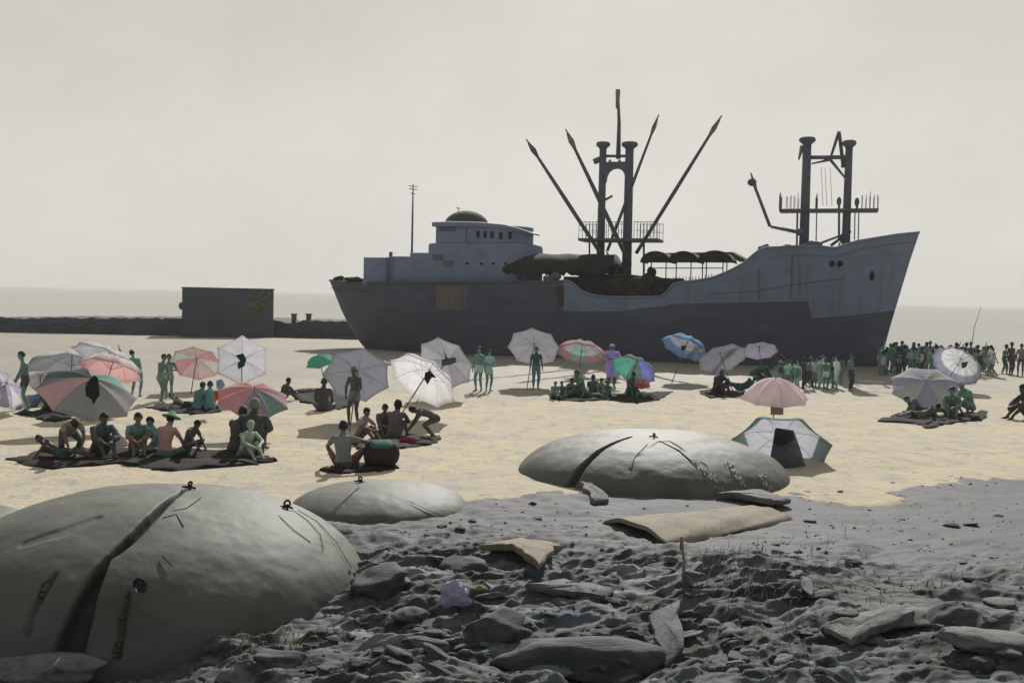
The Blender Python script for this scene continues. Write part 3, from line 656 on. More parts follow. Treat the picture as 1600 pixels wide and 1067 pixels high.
# ------------------------------------------------------------------ the beached cargo ship
STERN = at(517, 440, 74); BOW = at(1437, 365, 62)
AX = Vector((BOW.x-STERN.x, BOW.y-STERN.y, 0)); SL = AX.length; AX.normalize(); LT = Vector((-AX.y, AX.x, 0))   # LT points away from the camera
SO = Vector((STERN.x, STERN.y, 0)); BEAM = 3.7
def SP(px, py, off=0.0):
    d = ray(px, py); k = ((SO + LT*off - CAM).dot(LT))/d.dot(LT); p = CAM + d*k - SO; return p.dot(AX), p.z
ship = empty('cargo_ship', SO, 'grey beached cargo ship with a raised bow, derrick masts and a rounded bridge', 'ship', None, math.atan2(AX.y, AX.x))
def SZ(pts): return [SP(*p) for p in pts]
sternc = sorted([(z, s) for s, z in SZ([(517,438,0),(524,455,0),(536,485,0),(549,512,0),(566,537,0),(584,556,0)])]); bowc = sorted([(z, s) for s, z in SZ([(1437,363,0),(1421,410,0),(1406,460,0),(1391,510,0),(1379,555,0),(1374,585,0)])])
def interp(tab, x):
    xs = [t[0] for t in tab]; return float(np.interp(x, xs, [t[1] for t in tab]))
sheer = sorted([SP(*p) for p in [(517,438,0),(530,440,-1.5),(545,441,-2.6),(575,442,-3.3),(640,442,-3.5),(800,441,-3.6),(868,440,-3.6),(885,438,-3.6),(895,442,-3.6),(908,454,-3.6),(925,461,-3.6),(950,464,-3.6),(985,464.5,-3.6),(1020,464,-3.6),(1040,462,-3.6),(1047,447,-3.6),(1055,442,-3.6),(1085,439,-3.5),(1112,435,-3.4),(1140,424,-3.3),(1165,410,-3.2),(1182,395,-3.0),(1192,388,-3),(1250,385,-2.6),(1285,386,-2.2),(1305,388,-2),(1340,377,-1.5),(1400,367,-.6),(1437,363,0)]])
ZB = -.7
def fplan(u, v):
    f = min(1.0, (max(u,0)/.2)**.5) if u < .2 else 1.0
    ub = .62+.06*v
    if u > ub: f = 1-((u-ub)/(1-ub))**(1.75+.35*v)
    return max(f, 0.0)
def fsec(v, u): return (.78+.22*min(1, v*1.6)**.7)
def hull_half(s, z):
    s0 = interp(sternc, z); s1 = interp(bowc, z); u = (s-s0)/(s1-s0); zd = interp(sheer, s); v = max(0, min(1, (z-ZB)/(zd-ZB)))
    return BEAM*fplan(u, v)*fsec(v, u)
def hull():
    nu, nv = 260, 26; V = []; F = []
    us = [(.5-.5*math.cos(math.pi*i/nu))*.35 + .65*i/nu for i in range(nu+1)]
    for side in (-1, 1):
        for i, u in enumerate(us):
            s = u*SL
            for it in range(3): zd = interp(sheer, max(0,min(SL,s))); s = interp(sternc, zd)*(1-u)+interp(bowc, zd)*u
            for j in range(nv+1):
                v = j/nv; z = ZB+v*(zd-ZB); ss = interp(sternc, z)*(1-u)+interp(bowc, z)*u
                V.append((ss, side*BEAM*fplan(u, v)*fsec(v, u), z))
    A = (nu+1)*(nv+1)
    for sd_ in (0,1):
        for i in range(nu):
            for j in range(nv):
                q = [sd_*A+i*(nv+1)+j, sd_*A+(i+1)*(nv+1)+j, sd_*A+(i+1)*(nv+1)+j+1, sd_*A+i*(nv+1)+j+1]; F.append(q if sd_ == 0 else q[::-1])
    me = mesh('hull', V, F); bm = bmesh.new(); bm.from_mesh(me); bmesh.ops.remove_doubles(bm, verts=bm.verts, dist=1e-4); bm.to_mesh(me); bm.free()
    top = [[V[sd_*A+i*(nv+1)+nv] for i in range(nu+1)] for sd_ in (0,1)]
    return me, top
# hull paint: grey topsides at the bow and amidships, near-black lower plating; the edge follows the plating
def hull_mat():
    m = bpy.data.materials.new('hull_paint'); m.use_nodes = True; nt = m.node_tree; nt.nodes.clear(); L = nt.links.new
    out = nd(nt,'ShaderNodeOutputMaterial'); b = nd(nt,'ShaderNodeBsdfPrincipled', Roughness=.75); b.inputs['Specular IOR Level'].default_value=.2
    tc = nd(nt,'ShaderNodeTexCoord'); sp = nd(nt,'ShaderNodeSeparateXYZ'); L(tc.outputs['Object'], sp.inputs[0])
    mr = nd(nt,'ShaderNodeMapRange'); mr.inputs['From Max'].default_value = SL; L(sp.outputs['X'], mr.inputs['Value'])
    rp = nd(nt,'ShaderNodeValToRGB'); L(mr.outputs[0], rp.inputs[0]); e = rp.color_ramp.elements
    tab = [SP(x, y, -3.5 if x < 1150 else -2.6) for x, y in [(881,486),(955,487),(1044,478),(1050,475),(1264,471),(1266,498),(1330,493),(1400,486)]]
    enc = lambda z: (z+2)/12.0
    e[0].position = 0; e[0].color = (1,1,1,1); e[1].position = 1; e[1].color = (enc(tab[-1][1]),)*3+(1,)
    q = e.new(tab[0][0]/SL-.0008); q.color = (1,1,1,1)
    for s_, z_ in tab: q = e.new(s_/SL); q.color = (enc(z_),)*3+(1,)
    def noise(s, st=(1,1,1), d=7.0):
        mp = nd(nt,'ShaderNodeMapping'); mp.inputs['Scale'].default_value=st; L(tc.outputs['Object'], mp.inputs[0]); n = nd(nt,'ShaderNodeTexNoise', Scale=s, Detail=d, Roughness=.6); L(mp.outputs[0], n.inputs['Vector']); return n.outputs['Fac']
    def M_(op, a, b_):
        x = nd(nt,'ShaderNodeMath', operation=op)
        for i, q in ((0,a),(1,b_)):
            if isinstance(q,(int,float)): x.inputs[i].default_value = q
            else: L(q, x.inputs[i])
        return x.outputs[0]
    def rng(v, a, b_, c=0., d=1.):
        r = nd(nt,'ShaderNodeMapRange'); L(v, r.inputs['Value'])
        for k, q in zip(('From Min','From Max','To Min','To Max'), (a,b_,c,d)): r.inputs[k].default_value = q
        return r.outputs[0]
    def mix(f, c1, c2):
        x = nd(nt,'ShaderNodeMixRGB'); L(f, x.inputs[0])
        for i, c in ((1,c1),(2,c2)):
            if isinstance(c, tuple): x.inputs[i].default_value = c
            else: L(c, x.inputs[i])
        return x.outputs[0]
    bz = M_('SUBTRACT', M_('MULTIPLY', rp.outputs[0], 12.0), 2.0)
    f = rng(M_('SUBTRACT', M_('ADD', sp.outputs['Z'], rng(noise(1.3), .3, .7, -.05, .05)), bz), -.02, .03)
    up = mix(rng(noise(.5,(1,1,2)), .35, .65), UPC, UPC2); lo = mix(rng(noise(.6,(.6,1,2)), .35, .65), LOC, LOC2)
    lo = mix(rng(noise(1.1,(2.2,1,.25)), .54, .72, 0., .6), lo, srgb(72,66,62,1.6))
    up = mix(rng(noise(1.0,(2.5,1,.2)), .55, .74, 0., .6), up, srgb(92,84,78,1.3))
    L(mix(f, lo, up), b.inputs['Base Color'])
    sw = nd(nt,'ShaderNodeCombineXYZ'); L(sp.outputs['X'], sw.inputs['X']); L(sp.outputs['Z'], sw.inputs['Y'])
    bk = nd(nt,'ShaderNodeTexBrick', Scale=1.0); L(sw.outputs[0], bk.inputs['Vector'])
    for k_, q_ in (('Mortar Size',.018),('Mortar Smooth',.6),('Brick Width',4.6),('Row Height',1.35)): bk.inputs[k_].default_value = q_
    bk.inputs['Color1'].default_value = bk.inputs['Color2'].default_value = (1,1,1,1); bk.inputs['Mortar'].default_value = (0,0,0,1)
    bp = nd(nt,'ShaderNodeBump', Strength=.6, Distance=.05); L(M_('ADD', noise(.9,(1,1,1),5.0), M_('MULTIPLY', bk.outputs['Color'], .5)), bp.inputs['Height']); L(bp.outputs[0], b.inputs['Normal'])
    L(b.outputs[0], out.inputs['Surface']); return m
UPC = srgb(96,106,122,1.75); UPC2 = srgb(90,99,113,1.65); LOC = srgb(65,69,79,1.9); LOC2 = srgb(57,60,68,1.9)
hme, htop = hull()
HULL = hull_mat(); hullo = link('hull', hme, HULL, ship)
GREY = mat('ship_grey', srgb(94,104,122,1.75), rough=.7, var=.08, scale=.9, bump=.12, bscale=4, col2=srgb(87,95,108,1.65), c2lo=.55, c2hi=.72, c2scale=.7)
GREY2 = mat('ship_grey_dark', srgb(78,82,90,1.5), rough=.7, var=.12, scale=1.5)
MAST = mat('mast_paint', srgb(66,69,76,2.0), rough=.7, var=.2, scale=2, col2=srgb(92,94,96,1.), c2lo=.58, c2hi=.72, c2scale=1.2)
BOOM = mat('boom_paint', srgb(72,74,78,1.5), rough=.7, var=.25, scale=2, col2=srgb(120,118,112,1.), c2lo=.58, c2hi=.72, c2scale=1.6)
WEATH = mat('weathered_pale_paint', srgb(150,148,138,.7), rough=.8, var=.3, scale=4)
CLUT = mat('deck_clutter', srgb(48,46,44,.9), rough=.9, var=.3, scale=3, col2=srgb(66,64,50,.9), c2scale=1.5)
BROWN = mat('brown_tarpaulin', srgb(62,60,56,.6), rough=.95, var=.22, scale=2.2, bump=.5, bscale=5)
GREENT = mat('green_tarpaulin', srgb(104,128,88,.8), rough=.9, var=.25, scale=2, transl=.35)
DARKT = mat('dark_tarpaulin', srgb(44,48,46,.95), rough=.9, var=.2, scale=2)
RUSTP = mat('rusty_plate', srgb(92,86,82,1.5), rough=.85, var=.22, scale=3, stretch=(1,1,.4))
BLACK = mat('dark_recess', srgb(38,42,48,.8), rough=.8, var=.1)
def spart(mb, name, m, parent=None, **kw): return mb.build(name, m, parent or ship, **kw)
# gunwale rail along both edges, deck plate below it
mb = MB()
for tp in htop: mb.tube([Vector(p) for p in tp[::2]], .07, 6)
spart(mb, 'gunwale', HULL)
V = []; F = []; n = len(htop[0])
for a_, b_ in zip(*htop): V += [Vector(a_)*1 - Vector((0,-.04,.55)), Vector(b_) - Vector((0,.04,.55))]
F = [(2*i, 2*i+2, 2*i+3, 2*i+1) for i in range(n-1)]
link('deck', mesh('deck', V, F), CLUT, ship, False)
def sblock(name, x0, x1, ytop, ybot, w, m, bev=.12, off=None, front=0.0, parent=None):
    """deck house: px span at its near side, rounded in plan; front>0 rounds the bow end"""
    o_ = -w if off is None else off
    s0, z1 = SP(x0, ytop, o_); s1, _ = SP(x1, ytop, o_); _, z0 = SP((x0+x1)/2, ybot, o_)
    out = []
    k = 14
    if front > 0:
        for i in range(k+1):
            a_ = -math.pi/2+math.pi*i/k; out.append((s1-front+front*math.cos(a_), w*math.sin(a_)))
    else: out += [(s1,-w),(s1,w)]
    out += [(s0,w),(s0,-w)]
    mb = MB(); mb.loft([[Vector((x,y,z0)) for x,y in out], [Vector((x,y,z1)) for x,y in out]]); return spart(mb, name, m, parent, smooth=True, bevel=bev, auto=.5), (s0,s1,z0,z1)
sblock('deck_house', 568, 612, 402, 446, 2.7, GREY, .05)
sblock('deck_house', 609, 645, 400, 446, 2.6, GREY, .15)
sblock('deck_house', 640, 690, 394.5, 446, 2.62, GREY, .1)
br, (b0, b1, bz0, bz1) = sblock('bridge_house', 668, 827, 379, 448, 2.65, GREY, .25, front=1.6)
wh, (w0, w1, wz0, wz1) = sblock('wheelhouse', 681, 815, 352, 381, 2.4, GREY, .04, front=2.1)
# wheelhouse roof: dips and rounds towards the bow
mb = MB(); pf = [SP(x, y, -2.5) for x, y in [(676,347),(700,346),(750,347),(786,350),(806,355),(822,362)]]; rings = []
for i, (s_, z_) in enumerate(pf):
    wv = [2.62,2.62,2.62,2.3,1.75,.6][i]; t_ = [.3,.32,.3,.28,.24,.1][i]
    rings.append([Vector((s_,-wv,z_-t_)), Vector((s_,-wv,z_-.04)), Vector((s_,-wv+.1,z_)), Vector((s_,wv-.1,z_)), Vector((s_,wv,z_-.04)), Vector((s_,wv,z_-t_))])
mb.loft(rings); spart(mb, 'wheelhouse_roof', GREY, auto=.6)
s_, z_ = SP(717, 348, -1.5); s2, z2 = SP(717, 326.5, -1.5); hw_ = (SP(750,348,-1.5)[0]-SP(684,348,-1.5)[0])/2
mb = MB(); mb.ellipsoid((s_, 0, z_-.1), (hw_, 1.6, z2-z_+.1), 28, 14); spart(mb, 'covered_lifeboat', mat('boat_cover', srgb(78,82,76,.95), rough=.9, var=.2, scale=2, bump=.3))
s_, z_ = SP(708, 327, -1); mb = MB(); mb.tube([(s_,0,z_-.2),(s_-.02,0,z_+.2)], .03, 6); mb.tube([(s_-.15,0,z_+.2),(s_+.12,0,z_+.12)], .025, 6); spart(mb, 'whip_aerial', MAST)
def side_y(s, w, s1, front):                      # near wall of a rounded house at station s
    if s < s1-front: return -w
    c = (s-(s1-front))/front; return -w*math.sqrt(max(0, 1-c*c))
for x, y in [(747,366),(758,366.5),(768.5,367),(781,368),(793,367)]:
    s_, z_ = SP(x, y, -2.4); yy = side_y(s_, 2.4, w1, 2.1); mb = MB(); mb.box(s_-.13, s_+.13, yy-.03, yy+.3, z_-.24, z_+.22); spart(mb, 'bridge_window', BLACK, wh, smooth=False, bevel=.05)
s_, z_ = SP(731, 384, -2.65); mb = MB(); mb.box(s_-.07, s_+.09, -2.68, -2.6, z_-.28, z_+.22); spart(mb, 'white_notice', WEATH, br, smooth=False)
s_, z_ = SP(700, 358, -2.4); mb = MB(); mb.box(s_-.65, s_+.6, -2.43, -2.2, z_-.16, z_+.16); spart(mb, 'side_opening', GREY2, wh, smooth=False, bevel=.06)
mb = MB(); s_, z_ = SP(729, 362, -2.4); mb.box(s_-.025, s_+.025, -2.45, -2.38, z_-1.0, z_+.3); spart(mb, 'drain_pipe', GREY2, wh, smooth=False)
for x in (730,752,771,790): s_, z_ = SP(x, 412, -2.65); mb = MB(); mb.ellipsoid((s_,side_y(s_,2.65,b1,1.6),z_), (.13,.05,.09), 12, 6); spart(mb, 'porthole', BLACK, br)
for x, m_ in ((684,GREY2),(700,RUSTP)): s_, z_ = SP(x, 403 if m_ is GREY2 else 412, -2.65); mb = MB(); mb.box(s_-.35, s_+.4, -2.67, -2.6, z_-.2, z_+.2); spart(mb, 'stained_panel', m_, br, smooth=False)
for x, y0, y1 in ((605,402,441),(609,395,441)): s_, z1 = SP(x, y0, -2.72); _, z0 = SP(x, y1, -2.72); mb = MB(); mb.tube([(s_,-2.74,z0),(s_,-2.74,z1)], .045, 6); spart(mb, 'vent_pipe', GREY2)
s_, z_ = SP(611, 400, -2); mb = MB(); mb.tube([(s_,-2,z_-.3),(s_,-2,z_+.28)], .11, 8); spart(mb, 'funnel_stub', MAST)
# stern pole mast
s_, z0 = SP(643.5, 398, 0); s2, z1 = SP(645.5, 288, 0); mb = MB(); mb.tube([(s_,0,z0-.6),(s_*.4+s2*.6,0,(z0+z1)/2),(s2,0,z1)], [.085,.07,.04], 8); pm = spart(mb, 'pole_mast', MAST)
for dz, l in ((.12,.3),(.32,.26),(.62,.14)): mb = MB(); mb.tube([(s2-l,-.1,z1-dz),(s2+l,.1,z1-dz-.05)], .028, 6); spart(mb, 'crossbar', MAST, pm)
# clutter: winches and heaps on deck
def heap(name, px, py, w_, h_, off=-2.0, m=CLUT, seed=1):
    s_, z_ = SP(px, py, off); o = link(name, rock_mesh(seed, 3, .9), m, ship); o.scale = (w_,w_,h_); o.location = (s_, off, z_); return o
for i, (x, y, w_, h_, off) in enumerate([(530,436,.45,.35,-1),(547,437,.5,.32,-2),(559,437,.4,.3,-2.2),(1012,435,.5,.6,-2),(1018,425,.28,.4,-2),(1030,440,.8,.5,-2),(1060,440,.5,.3,-2.2),(1196,388,.4,.35,-2.2),(1226,386,.5,.25,-2),(1270,384,.6,.3,-1.5),(868,432,.35,.3,-3),(855,437,.4,.25,-3)]): heap('winch', x, y, w_, h_, off, CLUT if i < 7 else GREY2, 200+i)
for i, x in enumerate(range(690, 880, 17)): heap('deck_plants', x, 442+random.uniform(-2,2), .35, .16, -3.4, MOSSY, 230+i) if x > 640 else None
sblock('hatch_coaming', 880, 1046, 432, 480, 2.4, CLUT, .1)
sblock('hatch_cover', 905, 990, 428, 434, 2.2, BROWN, .1)
# tarpaulins
def barrel(name, x0, x1, ytop, yside, w, m, sag=.06, ragged=.12, endk=.35):
    s0, zt = SP(x0, ytop, -w*.4); s1, _ = SP(x1, ytop, -w*.4); _, zs = SP((x0+x1)/2, yside, -w); n = 34; k = 22; V = []; F = []; rr = random.Random(x0)
    for th in (0, -.05):
        for i in range(n+1):
            t = i/n; s_ = s0+(s1-s0)*t; e = min(1, min(t, 1-t)/endk/.5); e = math.sqrt(max(0, 1-(1-e)**2))*.55+.45 if e < 1 else 1
            for j in range(k+1):
                a_ = math.pi*j/k; yy = -w*math.cos(a_); z_ = zs + (zt-zs)*e*math.sin(a_)**.75 + sag*math.sin(t*25+j*.7)*math.sin(a_) + th
                if j in (0,k): z_ += rr.uniform(-ragged, ragged*.6)
                V.append((s_, yy, z_))
    A = (n+1)*(k+1); g_ = lambda h, i, j: h*A+i*(k+1)+j
    for i in range(n):
        for j in range(k): F.append((g_(0,i,j),g_(0,i+1,j),g_(0,i+1,j+1),g_(0,i,j+1))); F.append((g_(1,i,j),g_(1,i,j+1),g_(1,i+1,j+1),g_(1,i+1,j)))
    return link(name, mesh(name, V, F), m, ship), (s0, s1, zs)
_, (t0, t1, tz) = barrel('brown_awning', 797, 960, 395.5, 424, 2.7, BROWN, .03, .28, .05)
for x in (812, 858, 868, 905, 945): s_, _ = SP(x, 420, -2.6); mb = MB(); mb.tube([(s_,-2.5,tz-1.2),(s_,-2.5,tz+.15)], .06 if x != 868 else .2, 6); spart(mb, 'awning_post', CLUT)
for i, (x0, x1) in enumerate(((1002,1049),(1045,1093),(1090,1146))):
    s0, z0 = SP(x0, 410.5, -2.2); s1, _ = SP(x1, 410.5, -2.2); _, z1 = SP(x0, 392.5-(1 if i == 2 else 0), -2.2); cx = (s0+s1)/2; hw = (s1-s0)/2; rings = []
    for y_ in np.linspace(-2.6, 0.2, 7):
        up = [Vector((cx+hw*math.cos(a_), y_, z0+(z1-z0)*math.sin(a_))) for a_ in np.linspace(0, math.pi, 15)]
        rings.append(up + [Vector((p.x, p.y, max(z0-.02, p.z-.07))) for p in reversed(up[1:-1])])
    mb = MB(); mb.loft(rings, cap=False); mb.loft([[Vector((cx+hw*math.cos(a_), -2.58, z0+(z1-z0)*.97*math.sin(a_))) for a_ in np.linspace(0, math.pi, 15)], [Vector((cx+hw*math.cos(a_), -2.55, z0+(z1-z0)*.97*math.sin(a_))) for a_ in np.linspace(0, math.pi, 15)]])
    spart(mb, 'scalloped_awning', DARKT)
mb = MB(); q = [SP(x, y, 2.0) for x, y in [(1040,397),(1146,395.5),(1172,409),(1160,411),(1146,404),(1040,403)]]
mb.loft([[Vector((s_, .5, z_)) for s_, z_ in q], [Vector((s_, 2.6, z_+.1)) for s_, z_ in q]]); spart(mb, 'green_awning', GREENT, smooth=False)
for x in (1018,1041,1057,1080,1098,1104,1130,1136):
    s_, z1 = SP(x, 408, -2.4); _, z0 = SP(x, 440, -2.4); mb = MB(); mb.tube([(s_,-2.4,z0),(s_,-2.4,z1)], .035, 6); spart(mb, 'awning_post', CLUT)
mb = MB(); pts = [SP(x, 419, -2.4) for x in (1020,1060,1100,1130)]; mb.tube([(s_,-2.4,z_) for s_, z_ in pts], .03, 6)
for x in range(1052, 1115, 5): s_, z_ = SP(x, 437-(x>1090)*(x-1090)*.2, -3.3); mb.tube([(s_,-3.3,z_-.3),(s_,-3.3,z_+.18)], .025, 5)
spart(mb, 'deck_rail', CLUT)
# goalpost derrick masts
def post(x, yt, yb, wpx, off=0.0, cap=True):
    s_, z1 = SP(x, yt, off); _, z0 = SP(x, yb, off); r = wpx/FPX*68/2; mb = MB(); mb.tube([(s_,off,z0-1.0),(s_,off,(z0+z1)/2),(s_,off,z1)], [r*1.12,r,r*.92], 14); o = spart(mb, 'kingpost', MAST)
    if cap: mb = MB(); mb.lathe([(r*.95,z1-.3),(r*1.15,z1-.22),(r*1.75,z1-.1),(r*1.85,z1+.02),(r*1.6,z1+.14),(r*.6,z1+.2),(.02,z1+.21)], (s_,off,0), 16); spart(mb, 'mushroom_vent', MAST, o)
    return s_, z0, z1, r
pa = post(942.5, 226, 420, 12); pb = post(984, 226, 432, 14)
def beam(x0, y0, x1, y1, r, name='crossbeam', m=None, off=0.0, off1=None, parent=None):
    s0, z0 = SP(x0, y0, off); s1, z1 = SP(x1, y1, off if off1 is None else off1); mb = MB(); mb.tube([(s0,off,z0),(s1,off if off1 is None else off1,z1)], r if isinstance(r,(list,tuple)) else [r,r], 8); return spart(mb, name, m or MAST, parent)
# arched portal plate between the posts
def portal(x0, x1, yt, ymid, yb, th=.22, off=0.0, half=None):
    s0, zt = SP(x0, yt, off); s1, _ = SP(x1, yt, off); _, zm = SP(x0, ymid, off); _, zb = SP(x0, yb, off); n = 20; mb = MB()
    out = [(s0 + (s1-s0)*i/n, zt) for i in range(n+1)]; inn = []
    for i in range(n+1):
        a_ = math.pi*i/n; u = .5-.5*math.cos(a_); e = .1; inn.append((s0+(s1-s0)*(e+(1-2*e)*u), zb+(zm-zb)*math.sin(a_)**.6))
    inn[0] = (s0, zb-.05); inn[-1] = (s1, zb-.05)
    for i in range(n):
        quad = [out[i], out[i+1], inn[i+1], inn[i]]; mb.loft([[Vector((a_, off-th, b_)) for a_, b_ in quad], [Vector((a_, off+th, b_)) for a_, b_ in quad]])
    return spart(mb, 'arched_crossbeam', MAST, smooth=False)
portal(944, 983, 254, 264, 292); beam(940, 244, 986, 244, .1); beam(928, 253, 944, 246, .2, 'outrigger', GREY2)
beam(953, 250, 953, 262, .09, 'block', WEATH); beam(968, 250, 968, 262, .09, 'block', WEATH)
s_, z0 = SP(966, 246, 0); s2, z1 = SP(965.5, 141, 0); mb = MB(); mb.tube([(s_,0,z0-.1),(s_,0,z0*.5+z1*.5),(s2,0,z1)], [.16,.12,.07], 8); tm = spart(mb, 'topmast', BOOM)
mb = MB(); mb.tube([(s2,0,z1-1.2),(s2,0,z1+.02)], [.12,.16], 8); spart(mb, 'mast_head', WEATH, tm)
def platform(x0, x1, y, rail_y, off=-1.0, pick=None, wv=1.1, th=.14, r=.02):
    s0, z = SP(x0, y, off); s1, _ = SP(x1, y, off); _, zr = SP(x0, rail_y, off); mb = MB(); mb.box(s0, s1, -wv, wv, z-th, z+th*.3); pl = spart(mb, 'mast_platform', MAST, smooth=False, bevel=.03)
    mb = MB()
    for (u0, u1, full) in pick:
        k = max(2, int((u1-u0)/(5 if full else 6))); a0, _ = SP(u0, y, off); a1, _ = SP(u1, y, off)
        for i in range(k+1):
            s_ = a0+(a1-a0)*i/k
            for yy in (-wv+.05, wv-.05): mb.tube([(s_,yy,z),(s_,yy,zr+(0 if full else random.uniform(-.25,.1)))], r, 5)
        if full:
            for yy in (-wv+.05, wv-.05): mb.tube([(a0,yy,zr),(a1,yy,zr)], r*1.2, 5); mb.tube([(a0,yy,(z+zr)/2),(a1,yy,(z+zr)/2)], r*.9, 5)
    spart(mb, 'railing', MAST, pl); return pl
platform(903, 1028, 373, 347, -1.1, [(904,936,True),(990,1027,True),(950,976,True)])
beam(921, 375, 921, 400, .06, 'stay'); beam(1006, 376, 1006, 430, .07, 'stay'); beam(943, 314, 957, 306, .08, 'cleat'); beam(984, 312, 976, 305, .08, 'cleat')
def boom(x0, y0, x1, y1, off0, off1, r=.14, pale=.82):
    s0, z0 = SP(x0, y0, off0); s1, z1 = SP(x1, y1, off1); a_ = Vector((s0,off0,z0)); b_ = Vector((s1,off1,z1)); mb = MB(); mb.tube([a_, a_.lerp(b_,.5), b_], [r*.78,r*.85,r*.55], 10); o = spart(mb, 'derrick_boom', BOOM)
    mb = MB(); c = a_.lerp(b_, .90); mb.tube([c, c.lerp(b_,.6), b_+(b_-a_).normalized()*.25], [r*.6, r*1.15, r*.5], 8); spart(mb, 'boom_head', WEATH if pale > .5 else BOOM, o)
    d_ = (b_-a_).normalized(); mb = MB(); mb.tube([b_-d_*.6+Vector((0,-.16,.1)), b_+d_*.5], .05, 6); spart(mb, 'boom_tip', MAST, o); return a_, b_
boom(937, 394, 829, 228, -1.3, -2.4, .16, 0); boom(985, 415, 889, 213, -.9, -1.2, .17); boom(949, 392, 1025, 191, -.8, .5, .13); boom(994, 396, 1121, 192, -1.2, -2.2, .15)
beam(948, 395, 966, 425, .05, 'wire_stay', off=-.8); s_, z_ = SP(976, 408, -.8)
mb = MB()
for i in range(7): mb.tube([(s_-.12,-.8,z_-.28*i),(s_+.12,-.8,z_-.28*i+.04)], .035, 6)
mb.tube([(s_+.05,-.8,z_+.1),(s_+.05,-.8,z_-1.9)], .03, 6); spart(mb, 'mast_ladder', MAST)
beam(960, 430, 976, 405, .06, 'wire_stay', off=-.8); beam(947, 392, 964, 418, .035, 'wire_stay', off=-.9)
fa = post(1261.5, 219, 392, 13, 0, True); fb = post(1327, 224, 384, 11, 0, True)
beam(1258, 246, 1330, 246, .13); beam(1268, 256, 1300, 249, [.05,.1], 'brace'); beam(1296, 248, 1326, 285, [.1,.05], 'brace'); beam(1298, 246, 1311, 206, [.07,.11], 'topmast', BOOM); beam(1311, 206, 1318, 262, [.1,.12], 'topmast', BOOM); beam(1316, 262, 1328, 226, [.1,.07], 'brace'); beam(1254, 228, 1248, 250, [.16,.05], 'loose_sheave', WEATH)
for x in (1283, 1289, 1297): beam(x, 262, x+3, 322, .014, 'hanging_line')
platform(1217, 1373, 327, 303, -.9, [(1217,1219,False),(1228,1252,False),(1347,1372,False),(1274,1276,False)], .8, .12, .02)
for x, y0, y1 in ((1311,312,376),(1339,313,330)):
    beam(x, y1, x, y0+8, .07, 'lamp_post', off=-1.2); s_, z_ = SP(x, y0+3, -1.2); mb = MB(); mb.ellipsoid((s_,-1.2,z_), (.14,.14,.28), 10, 8); spart(mb, 'signal_lamp', MAST)
for x in (1246, 1276, 1336, 1342): beam(x, 330, x-1, 386 if x < 1300 else 375, .06 if x == 1246 else .035, 'stay', off=-1.0)
beam(1282, 380, 1330, 362, .07, 'brace'); beam(1298, 384, 1322, 366, .09, 'brace'); beam(1310, 385, 1318, 368, .05, 'brace')
# jib crane left of the fore mast
beam(1252, 364, 1204, 354, [.12,.09], 'crane_arm', GREY2, -1.2); beam(1203, 354, 1178, 288, [.1,.09], 'crane_jib', GREY2, -1.2); beam(1173, 270, 1180, 292, [.04,.12], 'crane_hook', WEATH, -1.2)
s_, z_ = SP(1175, 285, -1.2); mb = MB(); mb.ellipsoid((s_,-1.2,z_), (.28,.2,.24), 10, 8); spart(mb, 'crane_block', BOOM)
s_, z_ = SP(1250, 363, -1.2); mb = MB(); mb.ellipsoid((s_,-1.2,z_), (.26,.26,.22), 12, 8); spart(mb, 'crane_pivot', GREY2)
# hull fittings
def on_hull(px, py, out=.0):
    s_, z_ = SP(px, py, -3)
    for _ in range(8): h_ = hull_half(s_, z_); s_, z_ = SP(px, py, -h_)
    return Vector((s_, -hull_half(s_, z_)-out, z_))
for x in (1299, 1311.5): p = on_hull(x, 412, 0); mb = MB(); mb.ellipsoid(p, (.24,.10,.2), 14, 8, Matrix.Rotation(-.35,3,'Z')); spart(mb, 'porthole', BLACK, hullo)
p = on_hull(1362, 431, 0); mb = MB(); mb.ellipsoid(p, (.18,.12,.3), 14, 8, Matrix.Rotation(-.5,3,'Z')); spart(mb, 'hawse_pipe', BLACK, hullo)
def plate(pts, name, m, out=.025, th=.06, n=8):
    """plate that follows the hull side between four px corners (tl, tr, br, bl)"""
    V = []; F = []
    for i in range(n+1):
        for j in range(n+1):
            u, v = i/n, j/n; x = (pts[0][0]*(1-u)+pts[1][0]*u)*(1-v)+(pts[3][0]*(1-u)+pts[2][0]*u)*v; y = (pts[0][1]*(1-u)+pts[1][1]*u)*(1-v)+(pts[3][1]*(1-u)+pts[2][1]*u)*v; V.append(on_hull(x, y, out))
    A = len(V); V += [p+Vector((0,th,0)) for p in V]; g_ = lambda i, j: i*(n+1)+j
    for i in range(n):
        for j in range(n): F.append((g_(i,j),g_(i+1,j),g_(i+1,j+1),g_(i,j+1)))
    for i in range(n):
        for a_, b_ in ((g_(i,0),g_(i+1,0)),(g_(i,n),g_(i+1,n)),(g_(0,i),g_(0,i+1)),(g_(n,i),g_(n,i+1))): F.append((a_, b_, b_+A, a_+A))
    return link(name, mesh(name, V, F), m, hullo, False)
plate([(682,446),(724,446),(720,485),(681,484)], 'gangway_hatch', RUSTP); plate([(725,446),(732,447),(727,484),(722,484)], 'hatch_frame', mat('pale_worn_plate', srgb(120,122,124,.7), var=.25, scale=3))
plate([(868,448),(881,446),(881,478),(873,480)], 'stained_plate', mat('brown_stain', srgb(70,60,56,.9), var=.25, scale=3))
def seam(pts, r=.03):
    q = []
    for (a, b) in zip(pts[:-1], pts[1:]):
        for i in range(9): t = i/8; q.append(on_hull(a[0]+(b[0]-a[0])*t, a[1]+(b[1]-a[1])*t, .0))
    mb = MB(); mb.tube(q, r, 5); spart(mb, 'plate_seam', GREY2, hullo)
